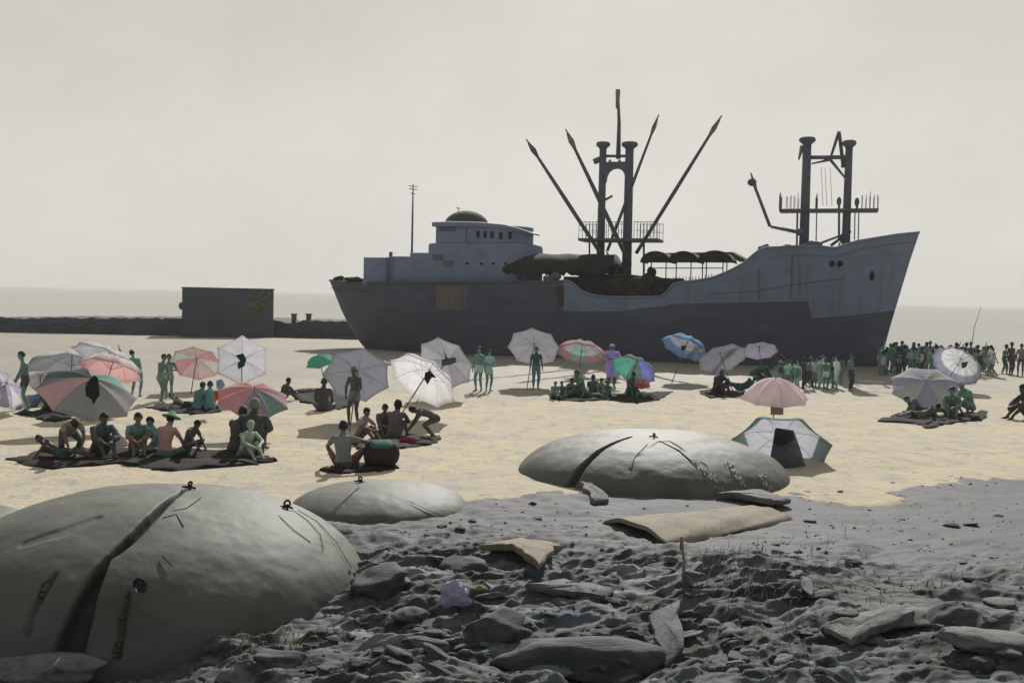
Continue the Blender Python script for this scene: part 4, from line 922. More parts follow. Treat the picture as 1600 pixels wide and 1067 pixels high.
seam([(1185,420),(1186,470)], .035); seam([(1238,398),(1237,445)], .05); seam([(1236,445),(1234,466)], .03); seam([(1108,459),(1180,455),(1230,447),(1275,440),(1320,436)], .03); seam([(1050,476),(1150,474),(1264,471)], .03)
for i in range(6): p = on_hull(810+random.uniform(-2,2), 476+i*7, .0); mb = MB(); mb.box(p.x-.1-.1*(i==1), p.x+.1+.1*(i==1), p.y-.012, p.y+.2, p.z-.05, p.z+.05); spart(mb, 'draught_mark', mat('worn_marks', srgb(98,98,106,.9), var=.3), hullo, smooth=False)
# ------------------------------------------------------------------ beach umbrellas
def fabric(rgb, k=.72, tr=.25):
    return mat('fabric_%d_%d_%d_%d_%d' % (*rgb, int(k*100), int(tr*100)), srgb(*rgb, k), rough=.85, var=.07, scale=5, spec=.1, transl=tr)
def FB(c, inner=False): return fabric(c, 1.0, .66)
POLE = mat('pole_paint', srgb(120,120,118,.7), rough=.5, spec=.4, var=.1)
SPOKE = mat('spoke_metal', srgb(190,190,192,.7), rough=.5, spec=.5, metal=.4, var=.1)
GREYIN = (178,178,186)
UMB = []
def umbrella(label, cx, cy, a, b, rot, Y, outer, inner=None, under=True, depth=.34, n=8, phase=0.0, pw=2.0, rim=None):
    """canopy whose rim is seen as an ellipse (px centre, half axes, rotation in degrees, clockwise in the picture), at distance Y"""
    C = at(cx, cy, Y); d = (C-CAM); dist = d.length; los = d.normalized(); R = a/FPX*d.dot(Fv)
    mn = math.radians(rot); mi = Vector((math.sin(mn), -math.cos(mn)))      # image direction of the minor axis (x right, y down), pointing up
    if mi.y > 0: mi = -mi
    img = (Rv*mi.x - Uv*mi.y); img = (img - los*img.dot(los)).normalized()
    ct = min(.999, b/a); st = math.sqrt(1-ct*ct)
    nrm = (los*ct + img*st) if under else (-los*ct + img*st); nrm.normalize()
    gx, gy = C.x - nrm.x*.5, C.y - nrm.y*.5
    gz = ground_at(gx, gy); root = empty('beach_umbrella', (gx, gy, gz), label, 'umbrella', 'beach umbrellas'); O = Vector((gx, gy, gz))
    # canopy: two skins sewn at the rim
    ref = Vector((0,0,1)) if abs(nrm.z) < .95 else Vector((0,1,0)); e1 = ref.cross(nrm).normalized(); e2 = nrm.cross(e1)
    m = 8; sub = 6; N = n*sub; V = []; F = []; I = []; D = depth*R
    outs = []; inns = []
    mats = []; ang = []
    for p in range(n):                            # panels are listed clockwise as the picture shows them, from the top
        q = 2*math.pi*(p+.5)/n+phase; v = e1*math.cos(q)+e2*math.sin(q); ang.append(math.atan2(v.dot(Rv), v.dot(Uv)))
    p0 = min(range(n), key=lambda p: abs(ang[p])); dr_ = 1 if math.sin(ang[(p0+1)%n]-ang[p0]) > 0 else -1
    order = [0]*n
    for k in range(n): order[(p0+dr_*k)%n] = k
    def mi_(m_):
        if m_ not in mats: mats.append(m_)
        return mats.index(m_)
    for skin, off in ((0, 0.0), (1, -.012)):
        for i in range(m+1):
            r = i/m
            for k in range(N):
                f = (k % sub)/sub; da = (f-.5)*2*math.pi/n; chord = math.cos(math.pi/n)/math.cos(da); q = 2*math.pi*(k/N)+phase
                rr = R*r*(1+(chord-1)*(.5+.5*r)) * (1 - .05*r*r*math.cos(da*n/2)*.8)
                z = D*(1-r**pw) - .05*R*math.sin(math.pi*min(1,r))*math.cos(da*n/2) + off
                V.append(C - O + (e1*math.cos(q)+e2*math.sin(q))*rr + nrm*z)
    A = (m+1)*N
    for skin in (0,1):
        for i in range(m):
            for k in range(N):
                k2 = (k+1)%N; p = k//sub
                q = (skin*A+i*N+k, skin*A+(i+1)*N+k, skin*A+(i+1)*N+k2, skin*A+i*N+k2); F.append(q if skin == 0 else q[::-1])
                cset = (rim if rim and i >= m-2 else outer) if skin == 0 else (inner or [GREYIN]); I.append(mi_(FB(cset[order[p] % len(cset)]) if not (skin == 0 and cset is rim) else fabric(cset[order[p] % len(cset)], .9, .34)))
    for k in range(N): k2 = (k+1)%N; F.append((m*N+k, A+m*N+k, A+m*N+k2, m*N+k2)); I.append(I[(m-1)*N+k])
    link('canopy', mesh('canopy', V, F, I), mats, root)
    # pole: upright from the sand, a tilt joint, then along the canopy axis up to the tip
    apex = C - O + nrm*D; joint = C - O - nrm*.12
    if nrm.z > .45: low = joint - nrm*max(.1, joint.z/max(.2, nrm.z)) - Vector((0,0,.1))
    else: low = Vector((joint.x, joint.y, -.25))
    mb = MB(); mb.tube([low, joint, apex-nrm*.02], [.019,.018,.014], 8); pl = mb.build('pole', POLE, root)
    mb = MB(); mb.tube([apex-nrm*.01, apex+nrm*.09], [.02,.008], 8); mb.build('finial', POLE, root)
    mb = MB()
    for p in range(n):
        q = 2*math.pi*p/n+phase; di = e1*math.cos(q)+e2*math.sin(q)
        mb.tube([C-O+di*R*r*.97+nrm*(D*(1-r**pw)-.028) for r in (0,.33,.66,1)], .006, 4)
        mb.tube([C-O+nrm*.05, C-O+di*R*.5+nrm*(D*(1-.5**pw)-.03)], .005, 4)
    mb.build('spokes', SPOKE, root)
    UMB.append((root, C, nrm, R, Y)); return root
W_ = (244,243,242); G_ = (189,190,193); LIL = (190,188,216); PK = (242,204,206); TEAL = (158,204,192); PALEL = (223,223,227); DG = (126,132,142)
umbrella('pale lilac umbrella tilted on its side, cut off by the left edge', 2, 606, 42, 22, 50, 31, [LIL,(214,212,224),LIL,W_], [PALEL])
umbrella('wide flat grey umbrella with a white streaked top behind the small white one', 112, 574, 72, 20, 2, 36.5, [W_,W_,G_,G_,G_,G_,G_,G_], [(172,174,180)], depth=.30, pw=2.6)
umbrella('small plain white umbrella with a tall finial beside the standing figure on the left', 63, 594, 23, 16, 5, 34.5, [W_], [W_], True, .5, 6)
umbrella('grey umbrella with a white top edge, tilted steeply right, far left', 166, 562, 56, 14, 26, 34.5, [W_], [(176,178,186)], depth=.30, pw=2.8)
umbrella('pink lined umbrella with a white top edge, directly above the pink and teal one', 172, 580, 49, 15, 17, 31.5, [W_], [(210,168,168)], depth=.48, pw=2.8)
umbrella('large grey umbrella with one pink and one teal panel, over the big group', 136, 616, 76, 40, 14, 27.5, [G_,TEAL,G_,G_,G_,PK,DG,(120,126,138)], [G_], False, .40, 8, rad(30))
umbrella('pink and pale green umbrella behind the hexagonal pale grey one', 306, 568, 40, 26, 10, 39, [(206,172,182),(198,200,190),(205,170,180),(200,202,194)], [(200,200,190),(206,172,182),(202,170,178),(202,202,194)], True, .3)
umbrella('pale lilac grey hexagonal umbrella facing the viewer almost flat, with a dark rag in it', 378, 564, 43, 40, 0, 36, [PALEL], [(209,209,214)], True, .22, 6, rad(30))
umbrella('striped pink, lilac and teal umbrella tipped to the left of the seated green figures', 395, 624, 58, 28, 8, 27.5, [PK,(222,176,180),(212,190,204),TEAL,(190,188,214),PK,(244,200,200),(242,206,208)], [(190,150,160)], False, .34, 8, rad(10))
umbrella('small teal umbrella mostly hidden behind the big grey octagonal one', 500, 566, 24, 9, -14, 41, [(140,212,194)], [(140,212,194)], False, .5, 6)
umbrella('biggest plain grey umbrella, a dark figure standing in front of it', 558, 586, 54, 43, 8, 31, [G_], [(160,162,172)], True, .24, 7)
umbrella('pale lilac umbrella with white top edge, tilted right above the crouching group', 660, 595, 60, 31, 34, 31.5, [W_], [(226,226,230)], True, .42, pw=2.8)
umbrella('speckled grey umbrella leaning behind the white edged one near the stern', 696, 567, 48, 34, 38, 38, [G_,(170,170,174)], [(196,196,202)], True, .2)
umbrella('round grey umbrella with a standing figure under it, in front of the hull amidships', 834, 543, 42, 30, 10, 44, [G_], [(178,178,186)], True, .22)
umbrella('grey umbrella with a pink top and one teal panel above the green picnic group', 908, 553, 41, 16, 8, 42.5, [G_], [G_,G_,G_,G_,TEAL,G_,G_,G_], True, .5, pw=2.4, rim=[(222,170,176),(214,160,165)])
umbrella('teal and violet umbrella tipped over the coral bag beside the picnic group', 990, 578, 38, 19, 22, 41, [(170,172,180),(160,166,210),(172,178,220),(172,178,220),G_,TEAL,TEAL,(164,166,170)], [(160,162,168),(160,166,210),(172,178,220),(172,178,220),(120,150,142),(136,190,174),(136,190,174),(160,162,168)], True, .5, 8, pw=2.4)
umbrella('grey lined umbrella with a bright sky blue top edge, in front of the hull', 1070, 545, 39, 15, 22, 48, [G_], [(176,176,184)], True, .5, pw=2.8, rim=[(130,190,232),(112,166,226)])
umbrella('plain grey umbrella tilted left over a crouching dark figure', 1128, 561, 41, 21, -20, 44.5, [(166,166,172)], [(178,178,186)], True, .3)
umbrella('small grey lilac umbrella highest of the overlapping trio by the hull', 1187, 548, 29, 14, -4, 47.5, [(172,168,180)], [(186,184,194)], True, .3)
umbrella('pale pink umbrella seen from above behind the teal rimmed parasol', 1210, 623, 54, 13, 3, 30, [(250,241,248),(247,236,244),(249,240,243)], [(240,226,230)], False, .62, 8)
umbrella('large teal rimmed grey umbrella propped on the sand behind the mid sized bunker', 1220, 703, 79, 52, 4, 25, [PALEL], [(210,211,218)], True, .45, 7, rad(12), pw=3.0, rim=[(120,152,146),(126,156,150)])
umbrella('lilac and grey striped umbrella seen from above at the right', 1446, 606, 54, 33, 9, 37.5, [(196,194,222),(214,216,216)], [G_], False, .26, 8, rad(20))
umbrella('pale round umbrella with a lilac rim in front of the crowd at the right', 1495, 572, 40, 25, 34, 46, [W_], [(216,218,220)], True, .45, 12, pw=2.8, rim=[(200,198,226),(206,204,230)])
# figure shadows shaped under the canopies, painted shade sheets, cloths, bags
def inflate(name, pts, Y, th, col, label, cat, k=.6, group=None, tilt=0.0, drop=True):
    """soft flat thing: px outline at distance Y, given real thickness and folds"""
    P = []
    for i in range(len(pts)):
        a, b = pts[i], pts[(i+1)%len(pts)]
        for j in range(5): t = j/5; P.append((a[0]*(1-t)+b[0]*t, a[1]*(1-t)+b[1]*t))
    c = (sum(p[0] for p in P)/len(P), sum(p[1] for p in P)/len(P)); C = at(*c, Y); rings = []
    for s_, dep in ((.03,1),(.35,.93),(.65,.75),(.88,.45),(1,.0),(.88,-.45),(.65,-.75),(.35,-.93),(.03,-1)):
        rings.append([at(c[0]+(p[0]-c[0])*s_, c[1]+(p[1]-c[1])*s_, Y + (p[1]-c[1])*tilt*s_) - C + Vector((0, -th*dep*(1+.35*math.sin(i*.9+s_*5)), 0)) for i, p in enumerate(P)])
    mb = MB(); mb.loft(rings); o = mb.build(name, mat('cloth_%s_%d_%d_%d' % (name, *col), srgb(*col,k), rough=.95, var=.25, scale=5, bump=.3, bscale=8), None, True, loc=C); return tag(o, label, cat, group)
inflate('hanging_cloth', [(147,586),(153,590),(155,603),(156,617),(151,624),(146,632),(143,624),(134,618),(133,606),(136,597)], 26.7, .04, (54,54,54), 'black cloth hung over the pink panel of the big grey umbrella', 'cloth', .5)  # thin dark shape added for a figure's shadow on the canopy
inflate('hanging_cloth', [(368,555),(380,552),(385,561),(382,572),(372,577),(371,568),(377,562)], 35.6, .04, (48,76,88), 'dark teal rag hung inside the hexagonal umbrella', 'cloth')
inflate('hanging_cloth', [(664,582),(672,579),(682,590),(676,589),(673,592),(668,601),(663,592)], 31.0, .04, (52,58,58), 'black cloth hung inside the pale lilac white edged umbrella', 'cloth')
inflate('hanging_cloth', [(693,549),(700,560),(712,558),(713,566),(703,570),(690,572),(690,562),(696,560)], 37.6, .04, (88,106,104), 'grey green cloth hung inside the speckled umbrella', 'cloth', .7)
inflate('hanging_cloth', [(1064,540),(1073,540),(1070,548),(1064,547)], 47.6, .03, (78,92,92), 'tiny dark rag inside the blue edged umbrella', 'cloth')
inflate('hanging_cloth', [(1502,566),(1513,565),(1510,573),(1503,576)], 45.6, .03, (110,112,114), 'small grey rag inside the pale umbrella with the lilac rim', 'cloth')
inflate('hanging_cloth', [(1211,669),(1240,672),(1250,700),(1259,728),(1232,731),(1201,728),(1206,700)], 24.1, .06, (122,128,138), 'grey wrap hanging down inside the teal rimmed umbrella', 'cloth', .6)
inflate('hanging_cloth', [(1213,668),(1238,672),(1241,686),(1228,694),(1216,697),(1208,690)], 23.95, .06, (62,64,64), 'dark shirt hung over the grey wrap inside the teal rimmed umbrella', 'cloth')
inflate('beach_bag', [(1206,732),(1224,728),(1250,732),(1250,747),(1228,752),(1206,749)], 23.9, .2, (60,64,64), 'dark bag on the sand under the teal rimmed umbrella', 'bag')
inflate('wrap', [(1204,628),(1224,628),(1224,648),(1204,648)], 29.4, .03, (160,152,146), 'grey brown cloth wrapped round the pole of the pale pink umbrella', 'cloth')
inflate('towel', [(180,672),(196,684),(208,708),(198,707),(181,694),(163,709),(152,708),(166,690)], 25.2, .05, (198,194,208), 'pale lilac towel propped like a tent among the big group on the left', 'towel', .75, None, .0)
inflate('inflatable_ring', [(992,594),(1008,591),(1015,597),(1016,605),(1002,608),(991,604)], 40.3, .15, (222,140,144), 'coral pink beach bag in the shade of the teal and violet umbrella', 'bag', .75)
inflate('red_towel', [(625,686),(640,682),(654,688),(646,691),(630,691)], 26.8, .06, (186,62,62), 'small red bundle on the dark mat of the crouching group', 'bundle', .8)
inflate('white_cloth', [(190,700),(200,704),(206,716),(196,718),(188,712)], 24.6, .05, (196,190,194), 'white cloth lying by the seated group on the left', 'cloth', .75)
inflate('blue_towel', [(338,594),(347,592),(352,602),(344,612),(338,606)], 31.5, .05, (150,178,204), 'pale blue towel hanging beside the striped pink umbrella', 'towel', .8)
inflate('red_cloth', [(334,612),(352,606),(345,622),(336,628)], 31.0, .05, (206,70,72), 'bright red cloth at the left end of the striped pink umbrella', 'cloth', .85)
inflate('blue_towel', [(44,620),(62,613),(66,622),(58,636),(46,638)], 31.6, .06, (128,146,176), 'slate blue towel at the feet of the standing figure on the left', 'towel', .75)
def lay_shade(pts, label, col=(58,56,54), seed=1, th=.05, name='blanket', group='dark blankets spread on the sand'):  # thin dark sheet standing in for the deep shade under each group
    rr = random.Random(seed); P = []
    for i in range(len(pts)):
        a, b = pts[i], pts[(i+1)%len(pts)]
        for j in range(8): t = j/8; q = gd(a[0]*(1-t)+b[0]*t, a[1]*(1-t)+b[1]*t); P.append(Vector((q.x+rr.uniform(-.06,.06), q.y+rr.uniform(-.09,.09), 0)))
    c = sum(P, Vector())/len(P); c.z = ground_at(c.x, c.y); rings = []
    for s_, h in ((.02,th),(.3,th*1.0),(.6,th),(.85,th),(.98,th*.8),(1,-.02)):
        ring = []
        for i, p in enumerate(P):
            q = c.lerp(p, s_); z = ground_at(q.x, q.y) + h + (.025*math.sin(q.x*7+q.y*3)+.02*math.sin(q.y*9+seed))*(s_ < 1); ring.append(Vector((q.x, q.y, z)) - c)
        rings.append(ring)
    mb = MB(); mb.loft(rings); o = mb.build(name, mat('blanket_%d_%d_%d' % col, srgb(*col,.42), rough=1, var=.3, scale=3, bump=.4, bscale=10), None, True, loc=c); return tag(o, label, 'blanket', group)
lay_shade([(20,646),(60,640),(108,645),(110,656),(85,660),(50,652)], 'dark blanket at the feet of the standing figure on the left', (52,58,54), 1)
lay_shade([(5,722),(60,706),(120,704),(250,704),(400,708),(436,722),(400,729),(250,737),(180,726),(80,734)], 'very long dark blanket under the big seated group on the left', (62,56,52), 2)
lay_shade([(228,637),(270,630),(335,632),(345,644),(300,650),(265,645)], 'dark blanket under the three teal figures behind the long blanket', (56,60,60), 3)
lay_shade([(455,612),(490,607),(560,620),(558,632),(530,640),(500,632),(470,628)], 'dark blanket beside the lone dark seated figure in the middle distance', (64,62,56), 4)
lay_shade([(545,690),(590,682),(650,680),(692,682),(676,695),(630,702),(560,703)], 'grey brown blanket under the crouching group in the middle', (78,72,72), 5)
lay_shade([(855,616),(900,612),(955,618),(950,625),(900,628),(862,625)], 'dark blanket under the green picnic group', (58,64,58), 6)
lay_shade([(940,618),(990,614),(1052,612),(1030,624),(995,631),(950,626)], 'dark blanket under the teal and violet umbrella', (56,58,58), 7)
lay_shade([(1095,617),(1130,612),(1165,616),(1150,622),(1110,622)], 'dark blanket under the crouching figure by the hull', (60,60,60), 8)
lay_shade([(1370,660),(1410,644),(1470,650),(1545,642),(1540,655),(1480,664),(1450,672),(1430,664)], 'dark blanket under the lilac and grey striped umbrella', (58,56,54), 9)
lay_shade([(498,736),(530,730),(610,728),(622,733),(600,738),(530,742)], 'dark mat under the seated man and the drum', (64,58,56), 10)
# the man's drum, lying on its side
c0 = gd(570,733); c0.z = ground_at(c0.x,c0.y)+.02; c1 = gd(622,731); c1.z = c0.z; r = .29; ax_ = (c1-c0).normalized(); mb = MB()
mb.tube([c0+(c1-c0)*t_+Vector((0,0,r)) for t_ in (0,.03,.1,.3,.6,.75,.86,.94,.99,1.02)], [r*.6,r*.8,r*.94,r,r,r*.97,r*.9,r*.74,r*.5,r*.25], 22)
dr = mb.build('bolster', mat('dark_bolster', srgb(66,58,54,.6), rough=.85, var=.2, scale=4), None, True); tag(dr, 'dark round bolster lying on its side under the arm of the seated man', 'bolster')
mb = MB(); rings = []
for s_ in (.1,.3,.6,.76):
    p = c0+(c1-c0)*s_+Vector((0,0,r)); rings.append([p+(Vector((0,0,1))*math.cos(a)-ax_.cross(Vector((0,0,1)))*math.sin(a)*1.0)*(r+.015+.01*math.sin(a*5)) for a in np.linspace(-1.0,1.0,12)]+[p+(Vector((0,0,1))*math.cos(a)-ax_.cross(Vector((0,0,1)))*math.sin(a))*(r-.01) for a in np.linspace(1.0,-1.0,12)])
mb.loft(rings); mb.build('teal_cover', mat('teal_cover', srgb(88,128,120,.6), rough=.95, var=.25, scale=5), dr)
# ------------------------------------------------------------------ people: posed skeletons grown into one skin, clothed with shells
def ik(a, t, l1, l2, pole):
    a, t, pole = Vector(a), Vector(t), Vector(pole); d = t-a; L_ = min(d.length, (l1+l2)*.995); d.normalize(); t = a+d*L_
    x = (l1*l1-l2*l2+L_*L_)/(2*L_); h = math.sqrt(max(0, l1*l1-x*x)); p = pole - d*pole.dot(d)
    if p.length < 1e-4: p = Vector((0,-1,0))
    return a+d*x+p.normalized()*h, t
def pose(pel, lean, wr, an, side=(1,0,0), chest_side=None, head=None, face=None, elp=None, knp=None, toes=None, curve=0.0):
    """pel: pelvis centre; lean: spine direction; wr, an: wrist and ankle targets for (left, right); +x is the figure's left, it faces -y"""
    P = dict(pel=Vector(pel)); lean = Vector(lean).normalized(); side = Vector(side).normalized(); cs = Vector(chest_side or side).normalized()
    fr = side.cross(Vector((0,0,1)))  # forward for an upright figure: -y
    fwd = -(lean.cross(side)).normalized()
    if fwd.y > .2 and lean.z > .3: fwd = -fwd
    P['waist'] = P['pel']+lean*.19 - fwd*curve*.5; P['chest'] = P['pel']+lean*.36 - fwd*curve*.4; P['neck'] = P['pel']+lean*.535 + fwd*curve*.3
    P['lean'] = lean; P['fwd'] = fwd; P['side'] = side; P['cs'] = cs
    hd = Vector(head).normalized() if head else (lean*.8+fwd*.15).normalized(); P['head'] = P['neck']+hd*.175; P['hd'] = hd
    P['face'] = Vector(face).normalized() if face else (fwd - hd*fwd.dot(hd)).normalized()
    for s_, k in ((1,'L'),(-1,'R')):
        i = 0 if s_ > 0 else 1
        P['sh'+k] = P['pel']+lean*.475 - fwd*curve*.1 + cs*.185*s_; P['hip'+k] = P['pel']+side*.092*s_ - lean*.03
        e, w_ = ik(P['sh'+k], wr[i], .29, .255, (elp[i] if elp else (s_*.6, .8, -.2))); P['el'+k] = e; P['wr'+k] = w_
        kn, a_ = ik(P['hip'+k], an[i], .43, .42, (knp[i] if knp else (s_*.15, -1, .1))); P['kn'+k] = kn; P['an'+k] = a_
        P['toe'+k] = Vector(toes[i]).normalized() if toes else Vector((s_*.25,-1,-.12)).normalized()
    return P
def grow(P, voxel=.0125):
    mb = MB(); lean, fwd, cs, side = P['lean'], P['fwd'], P['cs'], P['side']
    rings = []
    def ring(c, sx, sy, ax, f): return [c+ax*sx*math.cos(a)+f*sy*math.sin(a) for a in np.linspace(0, 2*math.pi, 20, endpoint=False)]
    for (k, a_, sx, sy, t) in ((-.11,'pel',.06,.06,0),(-.08,'pel',.135,.10,0),(0,'pel',.165,.118,0),(.09,'pel',.15,.108,.2),(.0,'waist',.135,.098,.5),(.07,'waist',.145,.103,.7),(.0,'chest',.165,.118,1),(.07,'chest',.172,.115,1),(.115,'chest',.165,.092,1),(.15,'chest',.115,.07,1),(.175,'chest',.07,.06,1),(-.0,'neck',.056,.056,1)):
        ax = side.lerp(cs, t).normalized(); f = (fwd-ax*fwd.dot(ax)).normalized(); rings.append(ring(P[a_]+lean*k, sx, sy, ax, f))
    mb.loft(rings)
    mb.tube([P['neck']-lean*.05, P['neck']+P['hd']*.09], [.058,.052], 12)
    h, hd, fc = P['head'], P['hd'], P['face']; sd_ = hd.cross(fc).normalized(); R_ = Matrix((sd_, fc, hd)).transposed()
    mb.ellipsoid(h+hd*.02-fc*.012, (.075,.095,.10), 20, 14, R_); mb.ellipsoid(h-hd*.05+fc*.025, (.056,.066,.07), 16, 10, R_)     # skull, jaw
    mb.ellipsoid(h-hd*.018+fc*.095, (.014,.022,.026), 8, 6, R_); mb.ellipsoid(h+hd*.028+fc*.075, (.05,.016,.012), 8, 6, R_); mb.ellipsoid(h-hd*.068+fc*.08, (.025,.014,.012), 8, 6, R_); mb.ellipsoid(h-hd*.105+fc*.066, (.025,.02,.02), 8, 6, R_)
    for s_ in (1,-1): mb.ellipsoid(h+sd_*.077*s_-hd*.01-fc*.005, (.012,.022,.034), 8, 6, R_)
    for k, s_ in (('L',1),('R',-1)):
        mb.ellipsoid(P['sh'+k]-cs*.012*s_-lean*.012, (.058,.058,.056), 12, 8)
        mb.tube([P['chest']+lean*.09+cs*.09*s_, P['sh'+k], P['sh'+k].lerp(P['el'+k],.4), P['el'+k]], [.07,.052,.047,.039], 12); mb.ellipsoid(P['el'+k], (.041,.041,.041), 10, 6)
        mb.tube([P['el'+k], P['el'+k].lerp(P['wr'+k],.3), P['wr'+k]], [.041,.043,.027], 12)
        # hand: palm, four curled fingers, thumb off the side
        d = (P['wr'+k]-P['el'+k]).normalized(); up = Vector((0,0,1)) if abs(d.z) < .8 else Vector((0,-1,0)); n_ = (up-d*up.dot(d)).normalized(); b_ = d.cross(n_); w_ = P['wr'+k]
        if abs(d.z) >= .8: n_, b_ = b_, n_
        mb.tube([w_, w_+d*.03], [.028,.03], 10); mb.ellipsoid(w_+d*.055, (1,1,1), 10, 8, Matrix((b_*.042, n_*.019, d*.05)).transposed())
        for j, (o_, l) in enumerate(((-.03,.062),(-.01,.074),(.01,.07),(.029,.056))):
            a0 = w_+d*.085+b_*o_; a1 = a0+d*l*.45-n_*.008; a2 = a1+d*l*.3-n_*.018; a3 = a2+d*l*.18-n_*.018; mb.tube([a0,a1,a2,a3], [.0105,.010,.0095,.008], 7)
        t0 = w_+d*.03-b_*.035; mb.tube([t0, t0+d*.03-b_*.024-n_*.006, t0+d*.058-b_*.03-n_*.016], [.0125,.0115,.009], 7)
        mb.ellipsoid(P['hip'+k]-lean*.02, (.092,.098,.098), 14, 8)
        mb.tube([P['hip'+k], P['hip'+k].lerp(P['kn'+k],.35), P['kn'+k]], [.092,.082,.055], 14); mb.ellipsoid(P['kn'+k], (.055,.055,.055), 10, 8)
        mb.tube([P['kn'+k], P['kn'+k].lerp(P['an'+k],.3)+Vector((0,.012,0)), P['an'+k].lerp(P['kn'+k],.15), P['an'+k]], [.053,.058,.036,.036], 12)
        t_ = P['toe'+k]; a = P['an'+k]; sq = t_.cross(Vector((0,0,1))).normalized() if abs(t_.z) < .9 else Vector((1,0,0)); dn = -t_.cross(sq).normalized()
        if dn.z > 0: dn = -dn
        mb.ellipsoid(a+dn*.035-t_*.03, (.034,.034,.034), 10, 6); mb.tube([a+dn*.03-t_*.03, a+dn*.035+t_*.06, a+dn*.05+t_*.13], [.034,.036,.03], 10); mb.ellipsoid(a+dn*.052+t_*.15, (1,1,1), 10, 6, Matrix((sq*.042, t_*.045, Vector((0,0,1))*.018)).transposed())
    me = mesh('tmp', mb.V, mb.F); o = bpy.data.objects.new('tmp', me); COL.objects.link(o)
    r = o.modifiers.new('r', 'REMESH'); r.mode = 'VOXEL'; r.voxel_size = voxel
    s_ = o.modifiers.new('s', 'SMOOTH'); s_.factor = .5; s_.iterations = 3
    dg = bpy.context.evaluated_depsgraph_get(); dg.update(); out = bpy.data.meshes.new_from_object(o.evaluated_get(dg)); out.name = 'person'
    bpy.data.objects.remove(o); return out
BONES = [('head','neck','head'),('torso_low','pel','waist'),('torso_high','waist','neck')]
def regions(me, P):
    n = len(me.polygons); C = np.empty(n*3); me.polygons.foreach_get('center', C); C = C.reshape(-1,3)
    segs = [('neck', P['neck'], P['neck']+P['hd']*.09), ('head', P['head']-P['hd']*.06, P['head']+P['hd']*.06), ('pelvis', P['pel']-P['lean']*.06, P['pel']+P['lean']*.07), ('torso', P['pel']+P['lean']*.16, P['neck']-P['lean']*.05)]
    rw = dict(neck=.055, head=.095, pelvis=.17, torso=.17)
    for k in 'LR':
        segs += [('uarm', P['sh'+k], P['el'+k]), ('farm', P['el'+k], P['wr'+k]), ('hand', P['wr'+k], P['wr'+k]+(P['wr'+k]-P['el'+k]).normalized()*.15), ('thigh', P['hip'+k], P['kn'+k]), ('calf', P['kn'+k], P['an'+k]), ('foot', P['an'+k], P['an'+k]+P['toe'+k]*.16)]
    rw.update(uarm=.055, farm=.042, hand=.04, thigh=.085, calf=.055, foot=.04)
    best = np.full(n, 9e9); lab = np.zeros(n, int); tt = np.zeros(n)
    for i, (nm, a, b) in enumerate(segs):
        a, b = np.array(a), np.array(b); ab = b-a; t = np.clip(((C-a)@ab)/(ab@ab), 0, 1); d = np.linalg.norm(C-(a+t[:,None]*ab), axis=1)/rw[nm]
        u = d < best; best[u] = d[u]; lab[u] = i; tt[u] = t[u]
    return C, np.array([s_[0] for s_ in segs])[lab], tt
def shell(me, mask, off, name, rough=0.0):
    bm = bmesh.new(); bm.from_mesh(me); bm.faces.ensure_lookup_table(); bm.normal_update()
    bmesh.ops.delete(bm, geom=[f for f, k in zip(bm.faces, mask) if not k], context='FACES')
    for _ in range(2):
        kill = [f for f in bm.faces if sum(1 for e in f.edges if len(e.link_faces) == 1) >= 3]
        bmesh.ops.delete(bm, geom=kill, context='FACES')
    if not bm.faces: bm.free(); return None
    nr = {v: v.normal.copy() for v in bm.verts}
    for v in bm.verts: v.co += nr[v]*(off + rough*math.sin(v.co.x*60)*math.sin(v.co.z*50+v.co.y*40))
    ed = [e for e in bm.edges if len(e.link_faces) == 1]
    r = bmesh.ops.extrude_edge_only(bm, edges=ed); vs = [v for v in r['geom'] if isinstance(v, bmesh.types.BMVert)]
    for v in vs:
        f = [q for e in v.link_edges for q in (e.other_vert(v),) if q in nr]
        if f: v.co -= nr[f[0]]*(off+.006)
    out = bpy.data.meshes.new(name); bm.to_mesh(out); bm.free(); return out
TPL = {}
def template(key, P):
    me = grow(P); C, lab, t = regions(me, P); h, hd, fc = (np.array(P[k]) for k in ('head','hd','face'))
    rel = C-h; up = rel@hd; fr = rel@fc
    hair = (lab == 'head') & ((up > .055) | ((fr < -.01+.5*np.maximum(0,up)) & (up > -.055)))
    longh = (np.isin(lab, ['head','neck'])) & ((up > .055) | ((fr < .0+.5*np.maximum(0,up)) & (up > -.20)))
    d = {'P': P, 'body': me, 'hair': shell(me, hair, .014, 'hair', .003), 'long_hair': shell(me, longh, .02, 'hair', .004),
         'shorts': shell(me, (lab == 'pelvis') | ((lab == 'thigh') & (t < .42)), .010, 'shorts'), 'trousers': shell(me, (lab == 'pelvis') | (lab == 'thigh') | ((lab == 'calf') & (t < .85)), .012, 'trousers'),
         'shirt': shell(me, (lab == 'torso') | ((lab == 'pelvis') & (((C-np.array(P['pel']))@np.array(P['lean'])) > .02)) | ((lab == 'uarm') & (t < .6)), .012, 'shirt', .002),
         'swimsuit': shell(me, ((lab == 'torso') & (((C-np.array(P['pel']))@np.array(P['lean'])) < .40)) | (lab == 'pelvis'), .008, 'swimsuit'),
         'robe': shell(me, np.isin(lab, ['torso','pelvis','uarm','thigh']) | ((lab == 'farm') & (t < .7)), .022, 'robe', .006)}
    TPL[key] = d
X = lambda x, y, z: Vector((x,y,z))
template('stand', pose((0,0,.93), (0,.02,1), [X(.27,-.02,.86), X(-.27,-.03,.86)], [X(.10,.02,.075), X(-.11,-.03,.075)]))
